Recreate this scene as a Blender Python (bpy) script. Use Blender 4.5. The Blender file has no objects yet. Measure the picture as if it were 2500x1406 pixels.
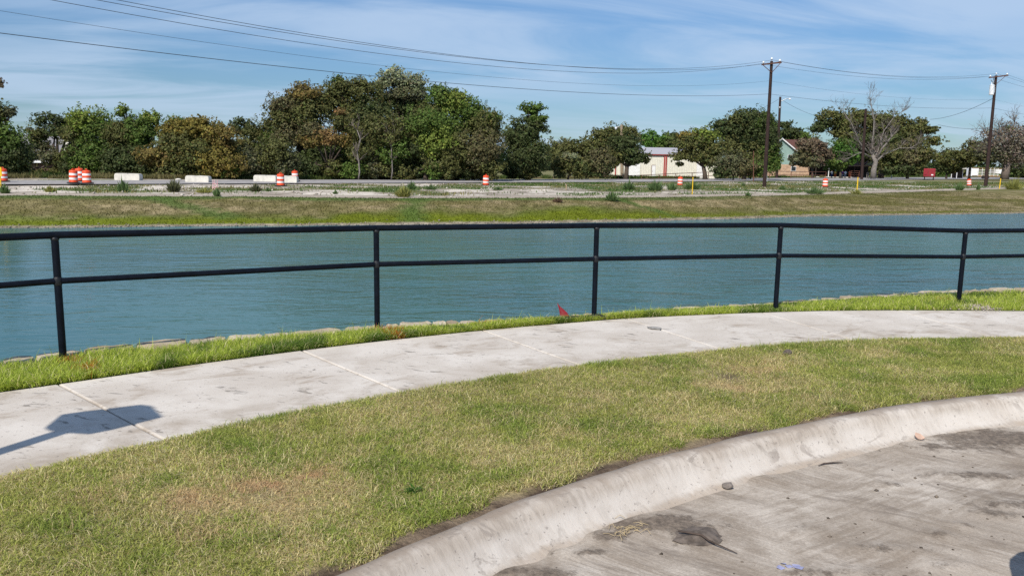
import bpy, math, random
import numpy as np
from mathutils import Vector, Matrix

random.seed(7)
RNG = np.random.default_rng(11)
SC = bpy.context.scene
COL = SC.collection

# ------------------------------------------------------------------ camera
F, CX, CY, H = 1960.0, 1250.0, 703.0, 1.75           # phone camera, pixels of the 2500 px photograph
PITCH, ROLL = math.atan(300 / F), math.radians(0.9)
f0 = np.array([0, math.cos(PITCH), -math.sin(PITCH)])
_u0 = np.array([0, math.sin(PITCH), math.cos(PITCH)])
_r0 = np.array([1.0, 0, 0])
rv = math.cos(ROLL) * _r0 + math.sin(ROLL) * _u0
uv = -math.sin(ROLL) * _r0 + math.cos(ROLL) * _u0
CAMP = np.array([0, 0, H])
cam = bpy.data.cameras.new('camera')
cam.sensor_width = 36
cam.lens = 36 * F / 2500
cam.clip_start = 0.05
cam.clip_end = 6000
co = bpy.data.objects.new('camera', cam)
COL.objects.link(co)
co.matrix_world = Matrix(((rv[0], uv[0], -f0[0], 0), (rv[1], uv[1], -f0[1], 0), (rv[2], uv[2], -f0[2], H), (0, 0, 0, 1)))
SC.camera = co

# ------------------------------------------------------------------ light
SUN_EL, SUN_AZ = math.radians(46), math.radians(24)   # sun behind the camera, to the left; shadows run forward and right
sdir = Vector((-math.sin(SUN_AZ) * math.cos(SUN_EL), -math.cos(SUN_AZ) * math.cos(SUN_EL), math.sin(SUN_EL)))
sun = bpy.data.lights.new('sun', 'SUN')
sun.energy = 4.6
sun.angle = math.radians(0.53)
sun.color = (1.0, 0.935, 0.84)
so = bpy.data.objects.new('sun', sun)
COL.objects.link(so)
so.rotation_euler = sdir.to_track_quat('Z', 'Y').to_euler()
so.location = sdir * 50

W = bpy.data.worlds.new('World')
SC.world = W
W.use_nodes = True
nt = W.node_tree
nt.nodes.clear()
def N(tree, t, **kw):
    n = tree.nodes.new(t)
    for k, v in kw.items():
        if k in ('op',): n.operation = v
        elif k == 'ins':
            for a, b in v.items(): n.inputs[a].default_value = b
        else: setattr(n, k, v)
    return n
def L(tree, a, b): tree.links.new(a, b)
out = N(nt, 'ShaderNodeOutputWorld')
bg = N(nt, 'ShaderNodeBackground', ins={'Strength': 0.090})
sky = N(nt, 'ShaderNodeTexSky', sky_type='NISHITA', sun_disc=False)
sky.sun_elevation = SUN_EL
sky.sun_rotation = math.pi + SUN_AZ
sky.air_density = 1.0
sky.dust_density = 0.35
sky.ozone_density = 2.2
sky.altitude = 100
# thin cirrus on a plane overhead: direction / height
tc = N(nt, 'ShaderNodeTexCoord')
sep = N(nt, 'ShaderNodeSeparateXYZ')
L(nt, tc.outputs['Generated'], sep.inputs[0])
zc = N(nt, 'ShaderNodeMath', op='MAXIMUM', ins={1: 0.0})
L(nt, sep.outputs['Z'], zc.inputs[0])
za = N(nt, 'ShaderNodeMath', op='ADD', ins={1: 0.13})
L(nt, zc.outputs[0], za.inputs[0])
dx = N(nt, 'ShaderNodeMath', op='DIVIDE'); L(nt, sep.outputs['X'], dx.inputs[0]); L(nt, za.outputs[0], dx.inputs[1])
dy = N(nt, 'ShaderNodeMath', op='DIVIDE'); L(nt, sep.outputs['Y'], dy.inputs[0]); L(nt, za.outputs[0], dy.inputs[1])
cmb = N(nt, 'ShaderNodeCombineXYZ'); L(nt, dx.outputs[0], cmb.inputs[0]); L(nt, dy.outputs[0], cmb.inputs[1])
mp = N(nt, 'ShaderNodeMapping', vector_type='TEXTURE', ins={'Rotation': (0, 0, math.radians(14)), 'Scale': (1 / 0.42, 1 / 1.15, 1)})
L(nt, cmb.outputs[0], mp.inputs['Vector'])
n1 = N(nt, 'ShaderNodeTexNoise', ins={'Scale': 1.15, 'Detail': 9, 'Roughness': 0.58, 'Distortion': 0.7})
L(nt, mp.outputs[0], n1.inputs['Vector'])
mp2 = N(nt, 'ShaderNodeMapping', vector_type='TEXTURE', ins={'Rotation': (0, 0, math.radians(-16)), 'Scale': (1 / 0.3, 1 / 0.6, 1), 'Location': (3.1, 1.7, 0)})
L(nt, cmb.outputs[0], mp2.inputs['Vector'])
n2 = N(nt, 'ShaderNodeTexNoise', ins={'Scale': 1.0, 'Detail': 5, 'Roughness': 0.5})
L(nt, mp2.outputs[0], n2.inputs['Vector'])
r1 = N(nt, 'ShaderNodeMapRange', interpolation_type='SMOOTHSTEP', ins={1: 0.34, 2: 0.62, 3: 0.0, 4: 1.0}); L(nt, n1.outputs[0], r1.inputs[0])
r2 = N(nt, 'ShaderNodeMapRange', interpolation_type='SMOOTHSTEP', ins={1: 0.30, 2: 0.58, 3: 0.30, 4: 1.0}); L(nt, n2.outputs[0], r2.inputs[0])
cm = N(nt, 'ShaderNodeMath', op='MULTIPLY'); L(nt, r1.outputs[0], cm.inputs[0]); L(nt, r2.outputs[0], cm.inputs[1])
cs = N(nt, 'ShaderNodeMath', op='MULTIPLY', ins={1: 0.68}); L(nt, cm.outputs[0], cs.inputs[0])
hue = N(nt, 'ShaderNodeMixRGB', blend_type='MULTIPLY', ins={0: 1.0, 2: (0.74, 0.965, 1.20, 1)})
hz = N(nt, 'ShaderNodeMapRange', interpolation_type='SMOOTHSTEP', ins={1: 0.0, 2: 0.30, 3: 0.70, 4: 1.0}); L(nt, zc.outputs[0], hz.inputs[0])
hzc = N(nt, 'ShaderNodeMixRGB', blend_type='MULTIPLY', ins={0: 1.0}); L(nt, sky.outputs[0], hzc.inputs[1]); L(nt, hz.outputs[0], hzc.inputs[2])   # clear dry air: little horizon glare
L(nt, hzc.outputs[0], hue.inputs[1])
mixc = N(nt, 'ShaderNodeMixRGB', ins={2: (5.5, 6.9, 8.9, 1)})
L(nt, cs.outputs[0], mixc.inputs[0]); L(nt, hue.outputs[0], mixc.inputs[1])
L(nt, mixc.outputs[0], bg.inputs[0]); L(nt, bg.outputs[0], out.inputs[0])

SC.view_settings.view_transform = 'Standard'
SC.view_settings.look = 'None'
SC.view_settings.exposure = 0.12
SC.view_settings.gamma = 1
SC.view_settings.use_curve_mapping = False
SC.render.engine = 'CYCLES'
SC.cycles.use_denoising = False
SC.cycles.max_bounces = 6
SC.cycles.diffuse_bounces = 3
SC.cycles.transparent_max_bounces = 6
SC.cycles.caustics_reflective = False
SC.cycles.caustics_refractive = False

# ------------------------------------------------------------------ picture-to-place helpers (used only to find where things stand)
def at(px, py, z=0.0):
    d = f0 * F + rv * (px - CX) - uv * (py - CY)
    return CAMP + d * ((z - H) / d[2])
def atd(px, py, dist):
    d = f0 * F + rv * (px - CX) - uv * (py - CY)
    return CAMP + d * (dist / d[1])
def proj(P):
    q = np.asarray(P, float) - CAMP
    dz = q @ f0
    return CX + F * (q @ rv) / dz, CY - F * (q @ uv) / dz, dz

# ------------------------------------------------------------------ numpy noise
def _hash(ix, iy, seed):
    h = (ix.astype(np.int64) * 374761393 + iy.astype(np.int64) * 668265263 + seed * 974711) & 0x7fffffff
    h = ((h ^ (h >> 13)) * 1274126177) & 0x7fffffff
    return ((h ^ (h >> 16)) & 0xffff) / 65535.0
def vnoise(x, y, seed=0):
    x = np.asarray(x, float); y = np.asarray(y, float)
    ix = np.floor(x); iy = np.floor(y); fx = x - ix; fy = y - iy
    fx = fx * fx * (3 - 2 * fx); fy = fy * fy * (3 - 2 * fy)
    a = _hash(ix, iy, seed); b = _hash(ix + 1, iy, seed); c = _hash(ix, iy + 1, seed); d = _hash(ix + 1, iy + 1, seed)
    return (a * (1 - fx) + b * fx) * (1 - fy) + (c * (1 - fx) + d * fx) * fy
def fbm(x, y, seed=0, octs=4):
    s = 0; a = 0.5; t = 0
    for o in range(octs):
        s = s + a * vnoise(x * 2 ** o + 17.3 * o, y * 2 ** o - 9.1 * o, seed + o); t += a; a *= 0.5
    return s / t
def sstep(a, b, x):
    t = np.clip((np.asarray(x, float) - a) / (b - a), 0, 1)
    return t * t * (3 - 2 * t)
def mixc3(a, b, t):
    t = np.asarray(t)[..., None]
    return np.asarray(a) * (1 - t) + np.asarray(b) * t

# ------------------------------------------------------------------ objects
def tag(o, label=None, cat=None, group=None, kind=None):
    if label: o['label'] = label
    if cat: o['category'] = cat
    if group: o['group'] = group
    if kind: o['kind'] = kind
    return o
def link(name, me, mat=None, parent=None):
    o = bpy.data.objects.new(name, me)
    COL.objects.link(o)
    if mat is not None: me.materials.append(mat)
    if parent is not None: o.parent = parent
    return o
def empty(name, loc, label, cat, group=None, rz=0.0):
    o = bpy.data.objects.new(name, None)
    COL.objects.link(o)
    o.empty_display_size = 0.2
    o.location = loc
    o.rotation_euler = (0, 0, rz)
    return tag(o, label, cat, group)
def np_mesh(name, V, Fc, cols=None, smooth=False):
    V = np.ascontiguousarray(V, np.float32); Fc = np.ascontiguousarray(Fc, np.int32)
    k = Fc.shape[1]
    me = bpy.data.meshes.new(name)
    me.vertices.add(len(V)); me.vertices.foreach_set('co', V.ravel())
    me.loops.add(Fc.size); me.loops.foreach_set('vertex_index', Fc.ravel())
    me.polygons.add(len(Fc)); me.polygons.foreach_set('loop_start', np.arange(0, Fc.size, k, dtype=np.int32))
    if smooth: me.polygons.foreach_set('use_smooth', np.ones(len(Fc), bool))
    me.update(calc_edges=True)
    if cols is not None:
        at_ = me.color_attributes.new('Col', 'FLOAT_COLOR', 'POINT')
        c = np.ones((len(V), 4), np.float32); c[:, :3] = cols
        at_.data.foreach_set('color', c.ravel())
    return me

class MB:
    """collects polygons for one mesh"""
    def __init__(s): s.v = []; s.f = []
    def add(s, vs, fs):
        n = len(s.v); s.v += [tuple(map(float, q)) for q in vs]; s.f += [tuple(n + i for i in q) for q in fs]; return s
    def box(s, c, sz, rz=0, ch=0.0, rot=None):
        hx, hy, hz = sz[0] / 2, sz[1] / 2, sz[2] / 2
        if ch <= 0:
            P = [(x, y, z) for z in (-hz, hz) for (x, y) in ((-hx, -hy), (hx, -hy), (hx, hy), (-hx, hy))]
            Q = [(3, 2, 1, 0), (4, 5, 6, 7), (0, 1, 5, 4), (1, 2, 6, 5), (2, 3, 7, 6), (3, 0, 4, 7)]
        else:
            P = []
            for (z, k) in ((-hz, ch), (-hz + ch, 0), (hz - ch, 0), (hz, ch)):
                P += [(-hx + k, -hy + k, z), (hx - k, -hy + k, z), (hx - k, hy - k, z), (-hx + k, hy - k, z)]
            Q = [(3, 2, 1, 0), (12, 13, 14, 15)]
            for a in range(3):
                for i in range(4):
                    j = (i + 1) % 4
                    Q.append((a * 4 + i, a * 4 + j, a * 4 + 4 + j, a * 4 + 4 + i))
        M = (rot.to_3x3() if rot is not None else Matrix.Rotation(rz, 3, 'Z'))
        return s.add([tuple(M @ Vector(q) + Vector(c)) for q in P], Q)
    def tube(s, pts, rad, n=8, cap=True):
        pts = [Vector(p) for p in pts]; m = len(pts)
        if not hasattr(rad, '__len__'): rad = [rad] * m
        prev = None; vs = []
        for i in range(m):
            t = (pts[min(i + 1, m - 1)] - pts[max(i - 1, 0)])
            t = t.normalized() if t.length > 1e-9 else Vector((0, 0, 1))
            a = prev if prev is not None else (Vector((1, 0, 0)) if abs(t.x) < 0.8 else Vector((0, 1, 0)))
            a = (a - t * a.dot(t))
            a = a.normalized() if a.length > 1e-6 else t.orthogonal().normalized()
            prev = a; b = t.cross(a)
            for k in range(n):
                w = 2 * math.pi * k / n
                vs.append(pts[i] + (a * math.cos(w) + b * math.sin(w)) * rad[i])
        fs = []
        for i in range(m - 1):
            for k in range(n):
                l = (k + 1) % n
                fs.append((i * n + k, i * n + l, i * n + n + l, i * n + n + k))
        if cap:
            fs.append(tuple(range(n - 1, -1, -1))); fs.append(tuple((m - 1) * n + k for k in range(n)))
        return s.add(vs, fs)
    def lathe(s, prof, n=20, c=(0, 0, 0), cap=True):
        vs = []; m = len(prof)
        for (r, z) in prof:
            for k in range(n):
                w = 2 * math.pi * k / n
                vs.append((c[0] + r * math.cos(w), c[1] + r * math.sin(w), c[2] + z))
        fs = [(i * n + k, i * n + (k + 1) % n, i * n + n + (k + 1) % n, i * n + n + k) for i in range(m - 1) for k in range(n)]
        if cap:
            fs.append(tuple(range(n - 1, -1, -1))); fs.append(tuple((m - 1) * n + k for k in range(n)))
        return s.add(vs, fs)
    def prism(s, poly, y0, y1):
        """polygon in x,z pushed along y"""
        n = len(poly)
        vs = [(x, y0, z) for x, z in poly] + [(x, y1, z) for x, z in poly]
        fs = [tuple(range(n)), tuple(range(2 * n - 1, n - 1, -1))] + [(i, n + i, n + (i + 1) % n, (i + 1) % n) for i in range(n)]
        return s.add(vs, fs)
    def build(s, name, mat, parent=None, smooth=False, auto=None):
        me = bpy.data.meshes.new(name)
        me.from_pydata(s.v, [], s.f)
        if smooth:
            me.polygons.foreach_set('use_smooth', [True] * len(me.polygons))
        me.update()
        if auto: me.set_sharp_from_angle(angle=math.radians(auto))
        return link(name, me, mat, parent)

# ------------------------------------------------------------------ materials
def base_mat(name, color=(0.5, 0.5, 0.5), rough=0.8, metal=0.0, spec=0.3):
    m = bpy.data.materials.new(name); m.use_nodes = True
    t = m.node_tree; b = t.nodes['Principled BSDF']
    b.inputs['Base Color'].default_value = (*color, 1)
    b.inputs['Roughness'].default_value = rough
    b.inputs['Metallic'].default_value = metal
    b.inputs['Specular IOR Level'].default_value = spec
    return m, t, b
def noise(t, vec, scale, detail=4, rough=0.55, dist=0.0, mapscale=None, rot=None):
    v = vec
    if mapscale is not None or rot is not None:
        mpn = N(t, 'ShaderNodeMapping', vector_type='TEXTURE')
        if mapscale is not None: mpn.inputs['Scale'].default_value = tuple(1.0 / q for q in mapscale)
        if rot is not None: mpn.inputs['Rotation'].default_value = rot
        L(t, vec, mpn.inputs['Vector']); v = mpn.outputs[0]
    n = N(t, 'ShaderNodeTexNoise', ins={'Scale': scale, 'Detail': detail, 'Roughness': rough, 'Distortion': dist})
    L(t, v, n.inputs['Vector'])
    return n.outputs[0]
def mrange(t, x, a, b, c=0.0, d=1.0, smooth=True):
    r = N(t, 'ShaderNodeMapRange', ins={1: a, 2: b, 3: c, 4: d})
    if smooth: r.interpolation_type = 'SMOOTHSTEP'
    L(t, x, r.inputs[0]); return r.outputs[0]
def mix(t, fac, a, b, mode='MIX'):
    m = N(t, 'ShaderNodeMixRGB', blend_type=mode)
    for i, q in ((0, fac), (1, a), (2, b)):
        if hasattr(q, 'links') or hasattr(q, 'is_output'): L(t, q, m.inputs[i])
        elif i == 0: m.inputs[0].default_value = q
        else: m.inputs[i].default_value = (*q, 1)
    return m.outputs[0]
def math_(t, op, a, b=None):
    m = N(t, 'ShaderNodeMath', op=op)
    for i, q in enumerate((a, b)):
        if q is None: continue
        if hasattr(q, 'is_output'): L(t, q, m.inputs[i])
        else: m.inputs[i].default_value = q
    return m.outputs[0]
def bump(t, b, h, strength=0.3, dist=0.01):
    n = N(t, 'ShaderNodeBump', ins={'Strength': strength, 'Distance': dist})
    L(t, h, n.inputs['Height']); L(t, n.outputs[0], b.inputs['Normal']); return n
def coords(t, kind='Object'):
    return N(t, 'ShaderNodeTexCoord').outputs[kind]
def pos(t):
    return N(t, 'ShaderNodeNewGeometry').outputs['Position']

def m_plain(name, color, rough=0.7, metal=0, spec=0.3, var=0.18, scale=6.0, bmp=0.0):
    m, t, b = base_mat(name, color, rough, metal, spec)
    n = noise(t, coords(t), scale, 6, 0.6)
    dark = tuple(c * (1 - var) for c in color); light = tuple(min(1, c * (1 + var)) for c in color)
    L(t, mix(t, mrange(t, n, 0.3, 0.7), dark, light), b.inputs['Base Color'])
    if bmp: bump(t, b, n, bmp, 0.01)
    return m

def m_vcol(name, rough=0.95, trans=0.0, var=0.0, scale=3.0, bmp=0.0, bscale=30.0):
    """colour attribute painted per thing (leaf, blade, patch of earth) times a fine noise"""
    m, t, b = base_mat(name, rough=rough, spec=0.12)
    a = N(t, 'ShaderNodeAttribute', attribute_name='Col').outputs['Color']
    c = a
    if var:
        n = noise(t, pos(t), scale, 5, 0.62)
        c = mix(t, 1.0, a, mix(t, mrange(t, n, 0.25, 0.75, smooth=False), (1 - var,) * 3, (1 + var,) * 3), 'MULTIPLY')
    L(t, c, b.inputs['Base Color'])
    if bmp:
        bump(t, b, noise(t, pos(t), bscale, 6, 0.65), bmp, 0.03)
    if trans:
        o = t.nodes['Material Output']
        tr = N(t, 'ShaderNodeBsdfTranslucent'); L(t, c, tr.inputs['Color'])
        ms = N(t, 'ShaderNodeMixShader', ins={0: trans})
        L(t, b.outputs[0], ms.inputs[1]); L(t, tr.outputs[0], ms.inputs[2]); L(t, ms.outputs[0], o.inputs['Surface'])
    return m

M_LEAF = m_vcol('leaf', 0.55, 0.32)
M_BLADE = m_vcol('grass_blade', 0.6, 0.44)
M_EARTH = m_vcol('bank_earth', 0.97, 0, 0.34, 1.6, 0.5, 9.0)
M_LAWNSOIL = m_vcol('lawn_soil', 0.97, 0, 0.45, 40.0, 0.6, 60.0)
M_BARK = m_plain('bark', (0.085, 0.065, 0.05), 0.95, var=0.4, scale=9, bmp=0.4)
M_DEADBARK = m_plain('weathered_bark', (0.20, 0.178, 0.158), 0.95, var=0.35, scale=5, bmp=0.3)
M_TWIG = m_plain('grey_twig', (0.17, 0.14, 0.12), 0.95, var=0.3, scale=3)
M_BLACK = m_plain('black_paint', (0.004, 0.006, 0.011), 0.42, 0, 0.14, var=0.3, scale=14)
M_WELD = m_plain('weld_bead', (0.012, 0.013, 0.016), 0.5, 0.2, 0.5, var=0.3, scale=60, bmp=0.3)

def m_concrete():
    m, t, b = base_mat('sidewalk_concrete', rough=0.92, spec=0.2)
    p = pos(t)
    c = mix(t, mrange(t, noise(t, p, 1.3, 5, 0.6), 0.35, 0.7), (0.545, 0.49, 0.425), (0.665, 0.615, 0.55))
    fine = noise(t, p, 95, 4, 0.7)
    c = mix(t, mrange(t, fine, 0.25, 0.8), mix(t, 1.0, c, (0.84, 0.84, 0.84), 'MULTIPLY'), c)
    # dried mud: brown smears and small dark scuffs
    smear = math_(t, 'MULTIPLY', mrange(t, noise(t, p, 2.6, 7, 0.66, 0.6, (0.8, 1.5, 1), (0, 0, 0.5)), 0.50, 0.68), mrange(t, noise(t, p, 0.9, 2), 0.36, 0.58))
    c = mix(t, math_(t, 'MULTIPLY', smear, 0.72), c, (0.31, 0.25, 0.19))
    sc = mrange(t, noise(t, p, 9.0, 6, 0.62, 0.8, (0.55, 1.5, 1), (0, 0, -0.35)), 0.585, 0.66)
    sc = math_(t, 'MULTIPLY', sc, mrange(t, noise(t, p, 1.7, 3), 0.38, 0.56))
    c = mix(t, math_(t, 'MULTIPLY', sc, 0.75), c, (0.16, 0.14, 0.12))
    # silt washed off the lawn along its edge
    tv = N(t, 'ShaderNodeSeparateColor'); L(t, N(t, 'ShaderNodeAttribute', attribute_name='Col').outputs['Color'], tv.inputs[0])
    sl = math_(t, 'ADD', tv.outputs[0], math_(t, 'MULTIPLY', math_(t, 'SUBTRACT', noise(t, p, 2.2, 7, 0.68, 0.5), 0.5), 1.5))
    c = mix(t, math_(t, 'MULTIPLY', mrange(t, sl, 0.72, 1.15), 0.62), c, (0.31, 0.255, 0.195))
    sp = mrange(t, noise(t, p, 30, 3, 0.5), 0.64, 0.70)
    c = mix(t, math_(t, 'MULTIPLY', sp, 0.5), c, (0.13, 0.11, 0.10))
    L(t, c, b.inputs['Base Color'])
    bump(t, b, mix(t, 0.5, noise(t, p, 60, 5, 0.7), sc), 0.25, 0.01)
    return m
M_WALK = m_concrete()

def m_kerb():
    m, t, b = base_mat('kerb_concrete', rough=0.9, spec=0.2)
    p = pos(t)
    a = N(t, 'ShaderNodeAttribute', attribute_name='Col').outputs['Color']       # r: 0 at the back edge .. 1 in the gutter, g: metres along the kerb
    s = N(t, 'ShaderNodeSeparateColor'); L(t, a, s.inputs[0])
    v, al = s.outputs[0], s.outputs[1]
    cv = N(t, 'ShaderNodeCombineXYZ'); L(t, al, cv.inputs[0]); L(t, v, cv.inputs[1])
    trowel = noise(t, cv.outputs[0], 1.0, 6, 0.65, 0.3, (620, 2.2, 1))
    c = mix(t, mrange(t, noise(t, p, 2.2, 5, 0.6), 0.35, 0.68), (0.435, 0.38, 0.32), (0.56, 0.51, 0.45))
    c = mix(t, mrange(t, trowel, 0.36, 0.62), mix(t, 1.0, c, (0.80, 0.79, 0.78), 'MULTIPLY'), c)
    c = mix(t, math_(t, 'MULTIPLY', math_(t, 'MULTIPLY', mrange(t, v, 0.40, 0.56), mrange(t, v, 0.92, 0.76)), mrange(t, noise(t, p, 3.0, 6, 0.65), 0.3, 0.6, 0.25, 0.9)), c, (0.58, 0.535, 0.48))   # whiter trowelled face
    # soil stain on the back edge and dust in the gutter
    bk = math_(t, 'ADD', v, math_(t, 'MULTIPLY', math_(t, 'SUBTRACT', noise(t, p, 5, 6, 0.7), 0.5), 0.75))
    c = mix(t, math_(t, 'MULTIPLY', mrange(t, bk, 0.36, 0.06), 0.80), c, (0.27, 0.215, 0.165))
    c = mix(t, math_(t, 'MULTIPLY', mrange(t, bk, 0.80, 1.0), 0.7), c, (0.40, 0.33, 0.26))
    sc = mrange(t, noise(t, p, 6.5, 7, 0.7, 0.9, (0.8, 1.4, 1), (0, 0, 0.4)), 0.545, 0.62)
    c = mix(t, math_(t, 'MULTIPLY', math_(t, 'MULTIPLY', sc, mrange(t, noise(t, p, 1.8, 2), 0.40, 0.58)), 0.62), c, (0.24, 0.205, 0.175))
    sp = mrange(t, noise(t, p, 42, 3, 0.5), 0.645, 0.70)
    c = mix(t, math_(t, 'MULTIPLY', sp, 0.5), c, (0.14, 0.12, 0.11))
    L(t, c, b.inputs['Base Color'])
    bump(t, b, mix(t, 0.5, trowel, noise(t, p, 50, 5, 0.7)), 0.35, 0.012)
    return m
M_KERB = m_kerb()

def m_street():
    m, t, b = base_mat('street_concrete', rough=0.95, spec=0.15)
    p = pos(t)
    c = mix(t, mrange(t, noise(t, p, 1.6, 5, 0.6), 0.35, 0.68), (0.40, 0.345, 0.285), (0.61, 0.55, 0.475))
    wob = N(t, 'ShaderNodeMixRGB', ins={0: 0.10}); L(t, p, wob.inputs[1])
    nz = N(t, 'ShaderNodeTexNoise', ins={'Scale': 1.1, 'Detail': 3}); L(t, p, nz.inputs['Vector']); L(t, nz.outputs[1], wob.inputs[2])
    q = wob.outputs[0]
    # two crossing sets of scrape marks left by the machines
    s1 = noise(t, q, 3.2, 6, 0.7, 0.0, (0.9, 11, 1), (0, 0, math.radians(-38)))
    s2 = noise(t, q, 3.2, 6, 0.7, 0.0, (0.9, 10, 1), (0, 0, math.radians(33)))
    mask = mrange(t, noise(t, p, 1.0, 3), 0.44, 0.56)
    st = mix(t, mask, s1, s2)
    mud = math_(t, 'ADD', math_(t, 'MULTIPLY', st, 0.36), math_(t, 'MULTIPLY', noise(t, p, 1.9, 8, 0.68, 0.6), 0.64))
    c = mix(t, math_(t, 'MULTIPLY', mrange(t, mud, 0.42, 0.60), 0.78), c, (0.27, 0.22, 0.17))
    fine = noise(t, p, 70, 5, 0.75)
    c = mix(t, mrange(t, fine, 0.3, 0.75), mix(t, 1.0, c, (0.72, 0.71, 0.70), 'MULTIPLY'), c)
    a = N(t, 'ShaderNodeAttribute', attribute_name='Col').outputs['Color']
    s = N(t, 'ShaderNodeSeparateColor'); L(t, a, s.inputs[0])
    soil = math_(t, 'ADD', s.outputs[0], math_(t, 'MULTIPLY', math_(t, 'SUBTRACT', noise(t, p, 6, 9, 0.78), 0.5), 2.6))
    soil = math_(t, 'MULTIPLY', mrange(t, soil, 0.36, 0.80), mrange(t, s.outputs[0], 0.02, 0.2))
    dk = math_(t, 'MULTIPLY', mrange(t, noise(t, q, 2.6, 8, 0.72, 0.3, (0.7, 3.0, 1), (0, 0, math.radians(-30))), 0.54, 0.66), 0.55)
    c = mix(t, dk, c, (0.165, 0.135, 0.11))
    c = mix(t, math_(t, 'MULTIPLY', soil, 0.86), c, mix(t, mrange(t, noise(t, p, 26, 5, 0.75), 0.35, 0.7), (0.075, 0.060, 0.048), (0.22, 0.175, 0.135)))
    L(t, c, b.inputs['Base Color'])
    bump(t, b, mix(t, 0.45, st, mix(t, 0.4, fine, soil)), 0.55, 0.016)
    return m
M_STREET = m_street()

def m_stone():
    m, t, b = base_mat('limestone', rough=0.9, spec=0.2)
    p = pos(t)
    oi = N(t, 'ShaderNodeObjectInfo').outputs['Random']
    c = mix(t, oi, (0.36, 0.29, 0.205), (0.56, 0.49, 0.385))
    n = noise(t, p, 11, 6, 0.65)
    c = mix(t, mrange(t, n, 0.3, 0.7), mix(t, 1.0, c, (0.72, 0.68, 0.62), 'MULTIPLY'), c)
    L(t, c, b.inputs['Base Color'])
    bump(t, b, n, 0.5, 0.03)
    return m
M_STONE = m_stone()

def m_water():
    m, t, b = base_mat('pond_water', (0.05, 0.17, 0.17), 0.13, 0, 0.5)
    b.inputs['IOR'].default_value = 1.33
    p = pos(t)
    gust = noise(t, p, 0.075, 4, 0.55, 0.6, (0.7, 1.3, 1), (0, 0, 0.3))
    # silt clouds change the body colour a little
    L(t, mix(t, mrange(t, noise(t, p, 0.05, 3, 0.5), 0.35, 0.65), (0.048, 0.128, 0.108), (0.036, 0.108, 0.118)), b.inputs['Base Color'])
    a = noise(t, p, 1.15, 3, 0.58, 0.45, (0.62, 1.7, 1), (0, 0, 0.16))
    c = noise(t, p, 5.2, 3, 0.6, 0.3, (0.6, 1.55, 1), (0, 0, -0.12))
    d = noise(t, p, 0.45, 2, 0.5, 0.3, (0.6, 1.5, 1), (0, 0, 0.22))
    hgt = math_(t, 'ADD', math_(t, 'ADD', math_(t, 'MULTIPLY', a, 0.125), math_(t, 'MULTIPLY', c, 0.026)), math_(t, 'MULTIPLY', d, 0.11))
    # calm lee under the near wall, livelier to the right and further out
    sx = N(t, 'ShaderNodeSeparateXYZ'); L(t, p, sx.inputs[0])
    off = math_(t, 'ADD', math_(t, 'MULTIPLY', sx.outputs[0], 0.055), math_(t, 'MULTIPLY', sx.outputs[1], 0.045))
    amp = math_(t, 'MULTIPLY', mrange(t, off, 0.25, 1.35, 0.14, 1.0), mrange(t, gust, 0.35, 0.62, 0.55, 1.0))
    hgt = math_(t, 'MULTIPLY', hgt, amp)
    bump(t, b, hgt, 1.0, 1.7)
    return m
M_WATER = m_water()
M_ASPHALT = m_plain('asphalt', (0.29, 0.275, 0.265), 0.95, var=0.25, scale=2.0)
M_ORANGE = m_plain('orange_plastic', (0.72, 0.075, 0.018), 0.5, 0, 0.4, var=0.12, scale=5)
M_BAND = m_plain('white_reflective_band', (0.78, 0.74, 0.72), 0.5, 0, 0.4, var=0.06, scale=5)
M_RUBBER = m_plain('black_rubber', (0.022, 0.022, 0.022), 0.9, var=0.3)
M_BLOCK = m_plain('precast_concrete', (0.63, 0.60, 0.53), 0.92, var=0.14, scale=2.2, bmp=0.2)
M_YELLOW = m_plain('yellow_plastic', (0.75, 0.48, 0.02), 0.5, var=0.1)
M_LATH = m_plain('bare_wood_lath', (0.50, 0.33, 0.20), 0.9, var=0.2)
M_PINK = m_plain('pink_ribbon', (0.70, 0.40, 0.42), 0.7, var=0.2, scale=20)
M_POLE = m_plain('creosoted_wood', (0.036, 0.021, 0.018), 0.9, var=0.35, scale=4, bmp=0.2)
M_ARM = m_plain('crossarm_wood', (0.115, 0.058, 0.042), 0.9, var=0.3, scale=4)
M_PORC = m_plain('porcelain', (0.75, 0.77, 0.80), 0.25, 0, 0.5, var=0.05)
M_GALV = m_plain('galvanised_steel', (0.42, 0.43, 0.44), 0.5, 0.5, 0.5, var=0.2, scale=8)
M_TANK = m_plain('grey_tank_paint', (0.70, 0.72, 0.74), 0.4, 0, 0.4, var=0.06)
M_WIRE = m_plain('aged_wire', (0.085, 0.092, 0.105), 0.7, 0.2, 0.3, var=0.1)
M_RUST = m_plain('rusty_pipe', (0.14, 0.062, 0.042), 0.85, var=0.35, scale=8)
M_CREAM = m_plain('cream_metal_siding', (0.72, 0.70, 0.61), 0.55, 0, 0.4, var=0.05, scale=1.5)
M_REDTRIM = m_plain('red_trim', (0.36, 0.035, 0.032), 0.5, 0, 0.4, var=0.12)
M_WHITE = m_plain('white_paint', (0.80, 0.80, 0.80), 0.55, 0, 0.4, var=0.05, scale=2)
M_ROOFMETAL = m_plain('galvalume_roof', (0.46, 0.44, 0.45), 0.5, 0.2, 0.4, var=0.08)
M_GREENSIDING = m_plain('pale_green_siding', (0.30, 0.42, 0.38), 0.75, var=0.08, scale=1)
M_BROWNSHINGLE = m_plain('brown_shingle', (0.105, 0.048, 0.04), 0.95, var=0.25, scale=5)
M_GREYSHINGLE = m_plain('grey_shingle', (0.20, 0.195, 0.20), 0.95, var=0.2, scale=4)
M_GLASS = m_plain('dark_window_glass', (0.02, 0.025, 0.03), 0.08, 0, 0.5, var=0.1)
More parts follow.
